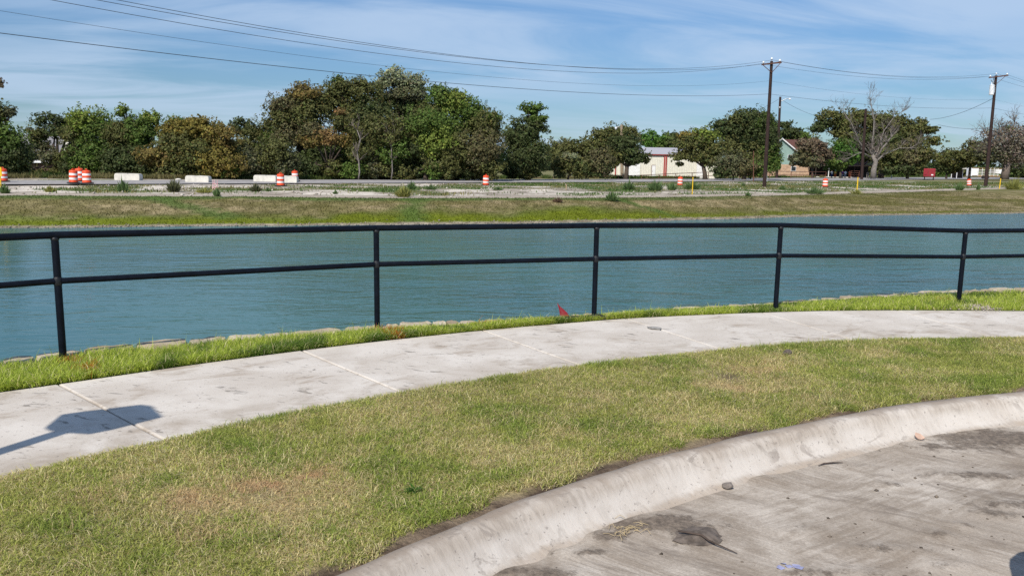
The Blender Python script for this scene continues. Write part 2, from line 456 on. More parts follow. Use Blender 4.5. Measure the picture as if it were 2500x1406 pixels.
M_DARKWOOD = m_plain('dark_timber', (0.05, 0.038, 0.032), 0.9, var=0.2)
M_RED = m_plain('red_trailer_paint', (0.27, 0.018, 0.028), 0.45, 0, 0.4, var=0.12, scale=2)
M_FLAG = m_plain('red_vinyl', (0.20, 0.006, 0.014), 0.5, 0, 0.3, var=0.1, scale=30)
M_FABRIC = m_plain('black_landscape_fabric', (0.016, 0.017, 0.019), 0.85, var=0.3, scale=30)
M_SOIL = m_plain('dark_clay', (0.115, 0.094, 0.078), 0.97, var=0.45, scale=18, bmp=0.7)
M_ROCK = m_plain('grey_brown_rock', (0.19, 0.165, 0.145), 0.95, var=0.25, scale=20, bmp=0.4)
M_SLATE = m_plain('flat_grey_stone', (0.26, 0.25, 0.235), 0.9, var=0.2, scale=20)
M_STICK = m_plain('dead_stick', (0.07, 0.052, 0.042), 0.95, var=0.3, scale=20)
M_STRAW = m_plain('dry_straw', (0.42, 0.33, 0.19), 0.9, var=0.25, scale=20)
M_BLUE = m_plain('blue_plastic_film', (0.27, 0.28, 0.42), 0.5, var=0.2, scale=20)
M_TAN = m_plain('tan_plastic', (0.48, 0.33, 0.25), 0.7, var=0.15, scale=20)
M_ALU = m_plain('sign_aluminium', (0.45, 0.46, 0.47), 0.5, 0.6, 0.5, var=0.1)
def m_brick():
    m, t, b = base_mat('orange_brick', rough=0.9)
    br = N(t, 'ShaderNodeTexBrick', ins={'Scale': 1.0, 'Brick Width': 0.22, 'Row Height': 0.075, 'Mortar Size': 0.012,
           'Color1': (0.46, 0.23, 0.12, 1), 'Color2': (0.54, 0.33, 0.19, 1), 'Mortar': (0.5, 0.44, 0.36, 1)})
    mpn = N(t, 'ShaderNodeMapping', ins={'Rotation': (math.radians(90), 0, 0)})
    L(t, coords(t), mpn.inputs['Vector']); L(t, mpn.outputs[0], br.inputs['Vector'])
    n = noise(t, coords(t), 2.0, 4)
    L(t, mix(t, 1.0, br.outputs[0], mix(t, mrange(t, n, 0.3, 0.7), (0.75,) * 3, (1.1,) * 3), 'MULTIPLY'), b.inputs['Base Color'])
    return m
M_BRICK = m_brick()

# ------------------------------------------------------------------ curves of the near ground
def extend(P, a, b):
    P = np.asarray(P, float)
    d0 = P[0] - P[1]; d0 /= np.linalg.norm(d0); d1 = P[-1] - P[-2]; d1 /= np.linalg.norm(d1)
    pa = [P[0] + d0 * q for q in np.linspace(a, 0, int(a / min(a, 0.7 if a < 50 else 40)) + 1)[:-1]]; pb = [P[-1] + d1 * q for q in np.linspace(0, b, int(b / min(b, 0.7 if b < 50 else 40)) + 1)[1:]]
    return np.vstack(pa + [P] + pb)
def resample(P, n):
    P = np.asarray(P, float)
    # smooth Catmull-Rom through the points
    Q = np.vstack([2 * P[0] - P[1], P, 2 * P[-1] - P[-2]])
    pts = []
    for i in range(1, len(Q) - 2):
        for t in np.linspace(0, 1, 24, endpoint=False):
            a, b, c, d = Q[i - 1], Q[i], Q[i + 1], Q[i + 2]
            pts.append(0.5 * ((2 * b) + (-a + c) * t + (2 * a - 5 * b + 4 * c - d) * t * t + (-a + 3 * b - 3 * c + d) * t ** 3))
    pts.append(P[-1]); pts = np.array(pts)
    s = np.r_[0, np.cumsum(np.linalg.norm(np.diff(pts, axis=0), axis=1))]
    u = np.linspace(0, s[-1], n)
    return np.stack([np.interp(u, s, pts[:, k]) for k in range(pts.shape[1])], 1)
WALK_FAR = extend([(-3.87, 5.84), (-3.55, 6.1), (-2.71, 6.80), (-1.97, 7.36), (-1.33, 7.80), (-0.3, 8.42), (0.95, 9.05), (1.7, 9.35), (3.26, 9.80), (4.68, 10.05), (6.56, 10.17)], 6, 9)
WALK_NEAR = extend([(-2.83, 4.16), (-2.64, 4.40), (-2.18, 4.85), (-1.57, 5.43), (-0.78, 6.03), (-0.16, 6.45), (0.63, 6.94), (1.79, 7.53), (2.96, 7.98), (3.85, 8.22), (5.51, 8.46)], 6, 9)
KERB_BACK = extend([(-0.69, 3.27), (-0.40, 3.58), (0.04, 4.02), (0.61, 4.49), (1.19, 4.90), (1.83, 5.30), (2.59, 5.72), (3.39, 6.08), (4.19, 6.36)], 6, 9)
GUTTER = extend([(-0.20, 3.37), (0.1, 3.66), (0.47, 4.03), (0.85, 4.38), (1.34, 4.74), (2.05, 5.14), (2.88, 5.54), (4.01, 5.98)], 6, 9)
WALL = extend([(-4.45, 6.80), (-3.25, 7.58), (-2.29, 8.03), (-1.51, 8.38), (-1.11, 8.56), (0.72, 9.20), (2.3, 9.85), (3.43, 10.36), (5.61, 11.35), (7.75, 12.10)], 7, 12)

def loft(curves, zs, n=160, sub=None):
    """sheet between curves; sub = rows between consecutive curves; returns verts, quads, row and column parameter"""
    R = [resample(c, n) for c in curves]
    rows = []; par = []
    for i in range(len(R) - 1):
        k = sub[i] if sub else 1
        for j in range(k + (1 if i == len(R) - 2 else 0)):
            t = j / k
            rows.append(np.c_[R[i] * (1 - t) + R[i + 1] * t, np.full(n, zs[i] * (1 - t) + zs[i + 1] * t)])
            par.append(i + t)
    V = np.array(rows); m = len(rows)
    idx = np.arange(m * n).reshape(m, n)
    Q = np.stack([idx[:-1, :-1], idx[:-1, 1:], idx[1:, 1:], idx[1:, :-1]], -1).reshape(-1, 4)
    return V, Q, np.repeat(np.array(par)[:, None], n, 1)

# ------------------------------------------------------------------ lawn
GREEN = np.array([0.30, 0.35, 0.078]); GREEN2 = np.array([0.55, 0.56, 0.15])
STRAWC = np.array([0.70, 0.61, 0.28]); STRAW2 = np.array([0.82, 0.75, 0.44]); BROWN = np.array([0.42, 0.29, 0.15])
def lawn_dry(x, y):
    """0 green .. 1 straw"""
    d = 0.34 + 1.1 * (fbm(x * 1.1, y * 1.1, 3, 4) - 0.5) + 1.15 * (fbm(x * 5.5, y * 5.5, 9, 3) - 0.5)
    for (cx, cy, r, a) in ((-1.28, 4.12, 0.36, 0.75), (-1.62, 4.02, 0.16, 0.5), (-1.45, 3.55, 0.16, 0.35), (1.9, 6.05, 0.5, 0.25), (2.3, 7.2, 0.9, 0.14), (0.7, 6.1, 0.5, 0.1), (-0.75, 4.25, 0.18, 0.3), (-2.05, 4.2, 0.12, 0.3)):
        d = d + a * np.exp(-((x - cx) ** 2 + (y - cy) ** 2) / (r * r))
    return np.clip(d, 0, 1)
def lawn_bare(x, y):
    b = 0 * x
    for (cx, cy, r, a) in ((1.86, 6.62, 0.16, 0.9), (1.5, 6.85, 0.2, 0.5), (2.55, 8.05, 0.22, 0.7), (3.3, 6.95, 0.22, 0.4), (-1.3, 4.06, 0.10, 0.5), (-2.1, 3.75, 0.15, 0.4)):
        b = np.maximum(b, a * np.exp(-((x - cx) ** 2 + (y - cy) ** 2) / (r * r)))
    return np.clip(b, 0, 1)
NL = 360
V, Q, par = loft([WALK_NEAR, KERB_BACK], [0.0, -0.035], NL, [40])
x, y = V[..., 0], V[..., 1]
edge = np.minimum(par, 1 - par)
V[..., 2] += 0.015 * sstep(0, 0.08, edge) + 0.03 * (fbm(x * 1.7, y * 1.7, 21, 3) - 0.5) * sstep(0, 0.1, edge) - 0.03 * (1 - sstep(0.0, 0.02, par))
soil = np.maximum(sstep(0.925, 0.955, par + 0.04 * (fbm(x * 7, y * 7, 5, 3) - 0.5)), 1 - sstep(0.0, 0.012, par))
dry = lawn_dry(x, y)
cols = mixc3(np.array([0.24, 0.22, 0.09]), np.array([0.40, 0.32, 0.17]), dry)
cols = mixc3(cols, mixc3(np.array([0.075, 0.052, 0.038]), np.array([0.20, 0.15, 0.105]), sstep(0.35, 0.65, fbm(x * 6, y * 6, 25, 4))), np.maximum(soil, lawn_bare(x, y)))
lawn = link('lawn_ground', np_mesh('lawn_ground', V.reshape(-1, 3), Q, cols.reshape(-1, 3), True), M_LAWNSOIL)
tag(lawn, kind='structure')
LAWN_V = V

def blades(P, Lh, wd, cols, lean=0.5, seed=0, flat=0.0):
    """P (n,3) roots; one bent three-triangle blade each"""
    r = np.random.default_rng(seed); n = len(P)
    az = r.uniform(0, 2 * np.pi, n); face = az + r.normal(0, 0.6, n) + np.pi / 2
    ln = np.clip(r.normal(lean, 0.3, n), 0.05, 1.5)
    d = np.stack([np.cos(az), np.sin(az), 0 * az], 1); w = np.stack([np.cos(face), np.sin(face), 0 * az], 1) * wd[:, None] / 2
    a1 = ln * 0.6; a2 = ln * 1.35 + flat
    up = np.array([0, 0, 1.0])
    mid = P + (d * np.sin(a1)[:, None] + up * np.cos(a1)[:, None]) * (Lh * 0.5)[:, None]
    tip = mid + (d * np.sin(a2)[:, None] + up * np.cos(np.minimum(a2, 1.75))[:, None]) * (Lh * 0.55)[:, None]
    Vv = np.stack([P - w, P + w, mid - w * 0.8, mid + w * 0.8, tip], 1).reshape(-1, 3)
    b = np.arange(n)[:, None] * 5
    Fc = np.concatenate([b + np.array([[0, 1, 3]]), b + np.array([[0, 3, 2]]), b + np.array([[2, 3, 4]])], 1).reshape(-1, 3)
    return Vv, Fc, np.repeat(cols, 5, 0)

def in_view(P, ml=260, mt=200, mb=160):
    px, py, dz = proj(P)
    return (dz > 0.5) & (px > -ml) & (px < 2500 + ml) & (py < 1406 + mb) & (py > -mt)
def sample_between(A, B, n, rng, lo=0.0, hi=1.0):
    Ra, Rb = resample(A, 600), resample(B, 600)
    s = rng.uniform(0, 598.999, n); i = s.astype(int); f = (s - i)[:, None]
    t = rng.uniform(lo, hi, n)
    a = Ra[i] * (1 - f) + Ra[i + 1] * f; b = Rb[i] * (1 - f) + Rb[i + 1] * f
    return a * (1 - t)[:, None] + b * t[:, None], t, s / 600

rng = np.random.default_rng(5)
XY, T, S = sample_between(WALK_NEAR, KERB_BACK, 900000, rng, -0.012, 0.985)
P = np.c_[XY, np.full(len(XY), 0.0)]
k = in_view(P); P, T, S = P[k], T[k], S[k]
x, y = P[:, 0], P[:, 1]
# thinner far away, nothing on bare earth, ragged at both edges
keep = rng.uniform(0, 1, len(P)) < np.clip(1.25 - (y - 3.2) * 0.11, 0.5, 1)
keep &= rng.uniform(0, 1, len(P)) > lawn_bare(x, y) * 0.9
keep &= T < 0.925 + 0.16 * (fbm(x * 3.2, y * 3.2, 33, 4) - 0.33) + rng.uniform(-0.012, 0.012, len(P))
keep &= T > 0.0 + 0.03 * (fbm(x * 6, y * 6, 35, 3) - 0.5)
P, T = P[keep], T[keep]; x, y = P[:, 0], P[:, 1]
P[:, 2] = -0.035 * T + 0.012 * sstep(0, 0.08, np.minimum(T, 1 - T))
dry = lawn_dry(x, y)
isdry = rng.uniform(0, 1, len(P)) < dry * 0.9 + 0.05
g = mixc3(GREEN, GREEN2, rng.uniform(0, 1, len(P))); s_ = mixc3(STRAWC, STRAW2, rng.uniform(0, 1, len(P)) ** 1.5)
s_ = mixc3(s_, BROWN, rng.uniform(0, 1, len(P)) ** 3 * 0.9)
scorch = 0 * x
for (cx, cy, r_, a_) in ((-1.25, 4.15, 0.26, 1.0), (-1.12, 4.28, 0.16, 0.9), (-1.62, 3.98, 0.17, 0.8), (-1.44, 3.58, 0.13, 0.5), (-2.15, 3.95, 0.12, 0.5), (1.85, 6.3, 0.22, 0.5), (2.2, 6.9, 0.3, 0.4)):
    scorch = np.maximum(scorch, a_ * np.exp(-((x - cx) ** 2 + (y - cy) ** 2) / (r_ * r_) * 0.8))
scorch *= 0.25 + 1.0 * sstep(0.36, 0.58, fbm(x * 7, y * 7, 47, 3))
tuft = sstep(0.46, 0.74, fbm(x * 3.6, y * 3.6, 57, 5)) * (1 - scorch)
s_ = mixc3(s_, np.array([0.62, 0.42, 0.235]), scorch * 0.85)
isdry |= rng.uniform(0, 1, len(P)) < scorch * 0.9
isdry &= rng.uniform(0, 1, len(P)) > tuft * 0.35
c = np.where(isdry[:, None], s_, mixc3(g, g * np.array([0.74, 0.86, 0.70]), tuft)) * rng.uniform(0.66, 1.2, (len(P), 1)) * (0.86 + 0.26 * fbm(x * 1.6, y * 1.6, 59, 3))[:, None]
hgt = rng.uniform(0.022, 0.060, len(P)) * (0.50 + 1.1 * fbm(x * 2.2, y * 2.2, 41, 3) + 0.25 * fbm(x * 9, y * 9, 43, 2))
hgt *= np.where(rng.uniform(0, 1, len(P)) < 0.02, 1.8, 1.0) * (1 + 0.30 * tuft)
Vv, Fc, cc = blades(P, hgt, rng.uniform(0.0026, 0.0050, len(P)), c, 1.12, 3, 0.35)
lg = link('lawn_grass', np_mesh('lawn_grass', Vv, Fc, cc), M_BLADE)
tag(lg, 'short olive green and straw coloured lawn between sidewalk and kerb', 'lawn', kind='stuff')
N_LAWN = len(P)

# ------------------------------------------------------------------ strip between sidewalk and pond wall
V, Q, par = loft([WALL, WALK_FAR], [0.0, -0.01], 240, [14])
x, y = V[..., 0], V[..., 1]
V[..., 2] += 0.04 * (fbm(x * 2, y * 2, 51, 3) - 0.4) * sstep(0.15, 0.4, np.minimum(par, 1 - par)) - 0.03 * (1 - sstep(0.0, 0.25, par))
gcx, gcy = at(2385, 752, 0)[:2]
def strip_bare(x, y):
    return np.maximum(np.exp(-(((x - gcx) / 0.30) ** 2 + ((y - gcy) / 0.28) ** 2)), 0.85 * np.exp(-(((x - 0.85) / 0.32) ** 2 + ((y - 9.18) / 0.10) ** 2)))
bare = strip_bare(x, y)
cols = mixc3(np.array([0.09, 0.115, 0.030]), np.array([0.27, 0.235, 0.19]), np.maximum(bare, 1 - sstep(0.02, 0.22, par)))
st = link('verge_ground', np_mesh('verge_ground', V.reshape(-1, 3), Q, cols.reshape(-1, 3), True), M_LAWNSOIL)
tag(st, kind='structure')
XY, T, S = sample_between(WALL, WALK_FAR, 420000, rng, 0.16, 0.995)
P = np.c_[XY, np.full(len(XY), 0.0)]
k = in_view(P); P, T = P[k], T[k]
x, y = P[:, 0], P[:, 1]
wid = np.hypot(*(np.array([x, y]) - 0))
keep = rng.uniform(0, 1, len(P)) < np.clip(1.0 - (y - 6.5) * 0.11, 0.45, 1)
keep &= rng.uniform(0, 1, len(P)) > strip_bare(x, y) * 1.0
keep &= T > 0.26 + 0.34 * (fbm(x * 2.5, y * 2.5, 61, 3) - 0.45)
P, T = P[keep], T[keep]; x, y = P[:, 0], P[:, 1]
lush = fbm(x * 2.0, y * 2.0, 71, 3)
long_ = sstep(-0.5, -2.5, x) * 0.055 + sstep(3.6, 5.5, x) * 0.045
hgt = rng.uniform(0.045, 0.095, len(P)) * (0.6 + 0.9 * lush) + rng.uniform(0, 1, len(P)) * long_
hgt *= np.where(rng.uniform(0, 1, len(P)) < 0.012, 1.9, 1.0) * 0.86
c = mixc3(np.array([0.31, 0.42, 0.045]), np.array([0.58, 0.64, 0.12]), rng.uniform(0, 1, len(P)))
c = mixc3(c, np.array([0.085, 0.175, 0.030]), sstep(0.55, 0.72, fbm(x * 3.1, y * 3.1, 77, 3)) * 0.8)
c = np.where((rng.uniform(0, 1, len(P)) < 0.10)[:, None], mixc3(STRAWC, STRAW2, rng.uniform(0, 1, len(P))), c)
paint = 0 * x                                              # orange marking paint sprayed on the grass beside posts
for (px, py, r, a) in ((172, 886, 0.055, 1), (215, 905, 0.06, 0.9), (230, 925, 0.05, 0.55), (945, 806, 0.10, 1), (965, 820, 0.06, 0.8), (1175, 786, 0.12, 0.35), (2300, 733, 0.08, 0.4)):
    q = at(px, py, 0.02); paint = np.maximum(paint, a * np.exp(-((x - q[0]) ** 2 + (y - q[1]) ** 2) / (r * r * 1.6)))
c = np.where((rng.uniform(0, 1, len(P)) < paint * 0.85)[:, None], np.array([0.62, 0.20, 0.035]) * rng.uniform(0.6, 1.1, (len(P), 1)), c)
c = c * rng.uniform(0.78, 1.18, (len(P), 1))
Vv, Fc, cc = blades(P, hgt, rng.uniform(0.0035, 0.0068, len(P)), c, 0.80, 8, 0.2)
vg = link('verge_grass', np_mesh('verge_grass', Vv, Fc, cc), M_BLADE)
tag(vg, 'longer bright green grass along the pond wall under the black railing', 'grass', kind='stuff')

# ------------------------------------------------------------------ sidewalk: bed and slabs
V, Q, par = loft([WALK_FAR, WALK_NEAR], [-0.02, -0.02], 160, [2])
walk = link('sidewalk', np_mesh('sidewalk', V.reshape(-1, 3), Q), m_plain('joint_dirt', (0.16, 0.135, 0.11), 0.97, var=0.3, scale=30))
tag(walk, kind='structure')
RF, RN = resample(WALK_FAR, 3000), resample(WALK_NEAR, 3000)
def near_i(R, p): return int(np.argmin(((R - np.asarray(p)) ** 2).sum(1)))
joints = [(near_i(RF, a), near_i(RN, b)) for a, b in (((-3.55, 6.1), (-2.17, 4.86)), ((-1.97, 7.36), (-0.83, 6.00)), ((-0.31, 8.42), (0.63, 6.94)), ((1.34, 9.20), (2.07, 7.66)))]
stepf = np.linalg.norm(np.diff(RF, axis=0), axis=1).mean(); stepn = np.linalg.norm(np.diff(RN, axis=0), axis=1).mean()
for q in range(6):
    a, b = joints[-1]; joints.append((min(a + int(1.85 / stepf), 2999), min(b + int(1.62 / stepn), 2999)))
for q in range(3):
    a, b = joints[0]; joints.insert(0, (max(a - int(1.95 / stepf), 0), max(b - int(1.85 / stepn), 0)))
G = 0.006
for (a0, b0), (a1, b1) in zip(joints[:-1], joints[1:]):
    n, mrow = 13, 9
    A = RF[np.linspace(a0, a1, n).astype(int)]; B = RN[np.linspace(b0, b1, n).astype(int)]
    d = A[-1] - A[0]; d /= np.linalg.norm(d); A = A.copy(); B = B.copy()
    A[0] += d * G; A[-1] -= d * G; B[0] += d * G; B[-1] -= d * G
    t = np.r_[0, 0.008, np.linspace(0.1, 0.9, mrow), 0.992, 1][:, None, None]
    g = A[None] * (1 - t) + B[None] * t
    # tooled edge: the second column sits 12 mm in from the joint
    e0 = g[:, 1] - g[:, 0]; e0 /= np.linalg.norm(e0, axis=1, keepdims=True)
    g = np.concatenate([g[:, :1], g[:, :1] + e0[:, None] * 0.014, g[:, 1:-1], g[:, -1:] - e0[:, None] * 0.014, g[:, -1:]], 1)
    z = np.zeros(g.shape[:2]); z[0] = z[-1] = -0.006; z[:, 0] = -0.007; z[:, -1] = -0.007
    z += 0.004 * (fbm(g[..., 0] * 0.8, g[..., 1] * 0.8, 91, 2) - 0.5)
    Vt = np.concatenate([g, z[..., None]], -1); R_, C_ = z.shape
    idx = np.arange(R_ * C_).reshape(R_, C_)
    Fq = [tuple(f) for f in np.stack([idx[:-1, :-1], idx[1:, :-1], idx[1:, 1:], idx[:-1, 1:]], -1).reshape(-1, 4)]
    Vl = [tuple(v) for v in Vt.reshape(-1, 3)]
    ring = list(idx[0]) + list(idx[1:, -1]) + list(idx[-1, -2::-1]) + list(idx[-2:0:-1, 0])
    base = len(Vl); Vl += [(Vl[i][0], Vl[i][1], -0.09) for i in ring]; m_ = len(ring)
    Fq += [(ring[i], ring[(i + 1) % m_], base + (i + 1) % m_, base + i) for i in range(m_)]
    so_ = MB().add(Vl, Fq).build('slab', M_WALK, walk)
    tv = np.r_[np.repeat(t[:, 0, 0], C_), np.full(m_, 0.5)].astype(np.float32); ca_ = so_.data.color_attributes.new('Col', 'FLOAT_COLOR', 'POINT')   # 0 pond side .. 1 lawn side
    ca_.data.foreach_set('color', np.ascontiguousarray(np.stack([tv, tv, tv, tv * 0 + 1], 1)).ravel())

# ------------------------------------------------------------------ kerb and street
n = 620
Rb, Rg = resample(KERB_BACK, n), resample(GUTTER, n)
# share columns: nearest gutter point along the normal
dirv = np.gradient(Rb, axis=0); dirv /= np.linalg.norm(dirv, axis=1, keepdims=True); nrm = np.c_[dirv[:, 1], -dirv[:, 0]]
gd = np.array([((Rg - Rb[i]) @ nrm[i])[np.argmin(np.abs((Rg - Rb[i]) @ dirv[i]))] for i in range(n)])
gd = np.convolve(np.pad(np.clip(gd, 0.3, 0.62), 6, mode='edge'), np.ones(13) / 13, 'valid')
prof = [(-0.02, -0.30, 0), (-0.015, -0.012, 0), (0.0, -0.004, 0.03), (0.14, 0.0, 0.12), (0.27, -0.002, 0.22), (0.34, -0.009, 0.30), (0.41, -0.026, 0.38), (0.49, -0.056, 0.47), (0.58, -0.090, 0.56), (0.67, -0.120, 0.66), (0.77, -0.143, 0.77), (0.88, -0.158, 0.89), (1.02, -0.1665, 0.97), (1.10, -0.178, 1.0)]
s_al = np.r_[0, np.cumsum(np.linalg.norm(np.diff(Rb, axis=0), axis=1))]
rows, colr = [], []
for (t, z, v) in prof:
    wob = 0.026 * (fbm(s_al * 2.2, s_al * 0 + t * 3, 81, 3) - 0.5)
    q = Rb + nrm * (gd * t + wob)[:, None]
    rows.append(np.c_[q, np.full(n, z) + 0.014 * (fbm(s_al * 2.6, s_al * 0 + t * 5, 83, 4) - 0.5)])
    colr.append(np.c_[np.full(n, v), s_al / 20.0, 0 * s_al])
V = np.array(rows); idx = np.arange(V.shape[0] * n).reshape(-1, n)
Q = np.stack([idx[:-1, :-1], idx[1:, :-1], idx[1:, 1:], idx[:-1, 1:]], -1).reshape(-1, 4)
kerb = link('kerb', np_mesh('kerb', V.reshape(-1, 3), Q, np.array(colr).reshape(-1, 3), True), M_KERB)
tag(kerb, kind='structure')
GUT = Rb + nrm * (gd * 1.02)[:, None]
def street_soil(x, y):
    v = 0 * x
    for (px, py, rx, ry, a) in ((1620, 1275, .30, .13, 1.0), (1545, 1285, .20, .10, .8), (1480, 1308, .12, .08, .9), (1705, 1312, .15, .11, .95), (2450, 1075, .75, .28, 1.0), (2330, 1090, .35, .14, .75), (1290, 1398, .30, .08, .9), (1860, 1165, .20, .06, .6), (2080, 1135, .16, .05, .45), (2180, 1180, .12, .05, .55), (2420, 1160, .5, .10, .75), (2480, 1230, .4, .10, .7), (2290, 1300, .09, .05, .8), (2350, 1278, .07, .04, .7), (2440, 1250, .25, .07, .7), (1950, 1290, .2, .08, .5), (1420, 1345, .22, .05, .55), (2330, 1375, .12, .06, .6), (2160, 1335, .3, .06, .55), (1990, 1395, .2, .06, .6), (2090, 1395, .2, .06, .6)):
        q = at(px, py, -0.16); v = np.maximum(v, a * np.exp(-(((x - q[0]) / rx) ** 2 + ((y - q[1]) / ry) ** 2)))
    return v
offs = [-0.03, 0.0, 0.05, 0.1] + list(np.arange(0.15, 3.2, 0.045)) + [3.4, 4, 5, 7, 12, 25, 60]
rows = []
for o_ in offs:
    q = GUT + nrm * o_ if o_ < 3.3 else GUT + nrm * 3.155 + np.array([[0.62, -0.78]]) * (o_ - 3.155)
    rows.append(np.c_[q, np.full(n, -0.1685 - 0.004 * min(o_, 3))])
V = np.array(rows); x, y = V[..., 0], V[..., 1]
soilm = street_soil(x, y)
near_m = (np.array(offs)[:, None] < 3.3)
V[..., 2] += near_m * (0.022 * soilm * (0.35 + 1.0 * fbm(x * 9, y * 9, 95, 3)) + 0.006 * (fbm(x * 2.5, y * 2.5, 97, 3) - 0.5))
idx = np.arange(V.shape[0] * n).reshape(-1, n)
Q = np.stack([idx[:-1, :-1], idx[1:, :-1], idx[1:, 1:], idx[:-1, 1:]], -1).reshape(-1, 4)
street = link('street', np_mesh('street', V.reshape(-1, 3), Q, np.stack([soilm, soilm, soilm], -1).reshape(-1, 3), True), M_STREET)
tag(street, kind='structure')

# ------------------------------------------------------------------ pond wall: rough body and a course of capping stones
Rw = resample(WALL, 200)
dw = np.gradient(Rw, axis=0); dw /= np.linalg.norm(dw, axis=1, keepdims=True); nw = np.c_[-dw[:, 1], dw[:, 0]]
rows = []
for (t, z) in ((-0.25, 0.0), (-0.24, -0.07), (0.02, -0.07), (0.05, -0.5), (0.10, -1.0), (0.14, -2.2)):
    rows.append(np.c_[Rw + nw * (t + 0.03 * (fbm(np.arange(200) * 0.7, np.full(200, z * 9), 101, 2) - 0.5))[:, None], np.full(200, z)])
V = np.array(rows); idx = np.arange(V.shape[0] * 200).reshape(-1, 200)
Q = np.stack([idx[:-1, :-1], idx[:-1, 1:], idx[1:, 1:], idx[1:, :-1]], -1).reshape(-1, 4)
wall = empty('pond_wall', (0, 0, 0), 'low dry laid limestone wall edging the near side of the pond', 'wall')
link('wall_body', np_mesh('wall_body', V.reshape(-1, 3), Q, None, False), M_STONE, wall)
sw = np.r_[0, np.cumsum(np.linalg.norm(np.diff(Rw, axis=0), axis=1))]
s = 1.5; ns = 0
while s < sw[-1] - 1.5:
    ln = random.choice((0.16, 0.22, 0.27, 0.33, 0.4, 0.5)) * random.uniform(0.85, 1.15)
    c0 = np.array([np.interp(s + ln / 2, sw, Rw[:, k_]) for k_ in (0, 1)]); dd = np.array([np.interp(s + ln / 2, sw, dw[:, k_]) for k_ in (0, 1)])
    px, py, dz = proj((c0[0], c0[1], 0))
    if -500 < px < 3000 and dz > 0:
        wd, th = random.uniform(0.19, 0.25), random.uniform(0.09, 0.11)
        nx, ny, nz = 5, 4, 2
        g = {}
        Vs = []; Fs = []
        def vid(i, j, k_):
            if (i, j, k_) not in g:
                ux, uy, uz = i / nx * 2 - 1, j / ny * 2 - 1, k_ / nz * 2 - 1
                rr = 1 - 0.10 * (abs(ux) ** 4 * abs(uy) ** 4) - 0.07 * (abs(ux * uz) ** 3 + abs(uy * uz) ** 3)
                hh = 1 + 0.16 * (vnoise(np.array([ux * 1.4 + ns * 7.1]), np.array([uy * 1.4 + ns * 3.3]), 5)[0] - 0.5) * 2
                g[(i, j, k_)] = len(Vs)
                Vs.append((ux * ln / 2 * 0.985 * rr + random.uniform(-.007, .007), uy * wd / 2 * rr + random.uniform(-.012, .012), (uz * th / 2) * (hh if uz > 0 else 1) + random.uniform(-.006, .006)))
            return g[(i, j, k_)]
        for i in range(nx):
            for j in range(ny):
                Fs.append((vid(i, j, nz), vid(i + 1, j, nz), vid(i + 1, j + 1, nz), vid(i, j + 1, nz)))
        for k_ in range(nz):
            for i in range(nx):
                Fs.append((vid(i, 0, k_), vid(i + 1, 0, k_), vid(i + 1, 0, k_ + 1), vid(i, 0, k_ + 1)))
                Fs.append((vid(i + 1, ny, k_), vid(i, ny, k_), vid(i, ny, k_ + 1), vid(i + 1, ny, k_ + 1)))
            for j in range(ny):
                Fs.append((vid(0, j + 1, k_), vid(0, j, k_), vid(0, j, k_ + 1), vid(0, j + 1, k_ + 1)))
                Fs.append((vid(nx, j, k_), vid(nx, j + 1, k_), vid(nx, j + 1, k_ + 1), vid(nx, j, k_ + 1)))
        so_ = MB().add(Vs, Fs).build('stone', M_STONE, wall, smooth=True, auto=50)
        off_ = random.uniform(-0.05, 0.03)
        so_.location = (c0[0] - dd[1] * off_, c0[1] + dd[0] * off_, 0.018 - th / 2 + random.uniform(-0.008, 0.007))
        so_.rotation_euler = (random.uniform(-.05, .05), random.uniform(-.03, .03), math.atan2(dd[1], dd[0]) + random.uniform(-.05, .05))
        ns += 1
    s += ln + random.uniform(0.0, 0.012)

# ------------------------------------------------------------------ pond and far bank
Tn = np.array([0.915, 0.403]); Tn /= np.linalg.norm(Tn); Nn = np.array([-Tn[1], Tn[0]])
SH = np.array([(-21.52, 33.62), (-12.23, 36.71), (-5.02, 39.01), (-0.05, 40.92), (5.47, 43.35), (10.68, 46.4), (19.69, 51.6), (37.82, 59.69)])
SHu, SHw = SH @ Tn, SH @ Nn
def shore(u): 
    lo = SHw[0] + (u - SHu[0]) * 0.10; hi = SHw[-1] + (u - SHu[-1]) * 0.04
    return np.where(u < SHu[0], lo, np.where(u > SHu[-1], hi, np.interp(u, SHu, SHw))) + 0.35 * (fbm(u * 0.35, u * 0, 111, 3) - 0.5)
BT = np.array([(-25.45, 39.97), (-16.31, 42.62), (-5.6, 44.3), (6.07, 48.9), (19.17, 58.51), (34.9, 72.85), (64.05, 101.63)])
BTu, BTw = BT @ Tn, BT @ Nn
def bankw(u):                                             # width of the grassed bank
    return np.maximum(np.interp(u, BTu, BTw) - shore(u), 5.0)
def slope_w(u): return np.clip(bankw(u), 5.0, 12.0)
def ground(x, y):
    """height of the far ground"""
    x = np.asarray(x, float); y = np.asarray(y, float)
    u = x * Tn[0] + y * Tn[1]; w = x * Nn[0] + y * Nn[1] - shore(u)
    t = np.clip(w / slope_w(u), 0, 1)
    z = -1.2 + 1.05 * (0.75 * t + 0.25 * t * t * (3 - 2 * t))
    z = np.where(w < 0, -1.2 + w * 0.35, z)
    return z + 0.09 * (fbm(x * 0.22, y * 0.22, 121, 4) - 0.5) * sstep(1.5, 5, w)
u_ = np.r_[np.arange(-700, -60, 20), np.arange(-60, -14, 0.8), np.arange(-14, 60, 0.25), np.arange(60, 110, 0.6), np.arange(110, 300, 4), np.arange(300, 1500, 50)]
w_ = np.r_[[-6, -3, -1], np.arange(-0.4, 12, 0.16), np.arange(12, 42, 0.25), np.arange(42, 110, 1.0), np.arange(110, 240, 6), [260, 320, 420, 600, 900, 1400, 2500]]
U, Wd = np.meshgrid(u_, w_); SHU = shore(U)
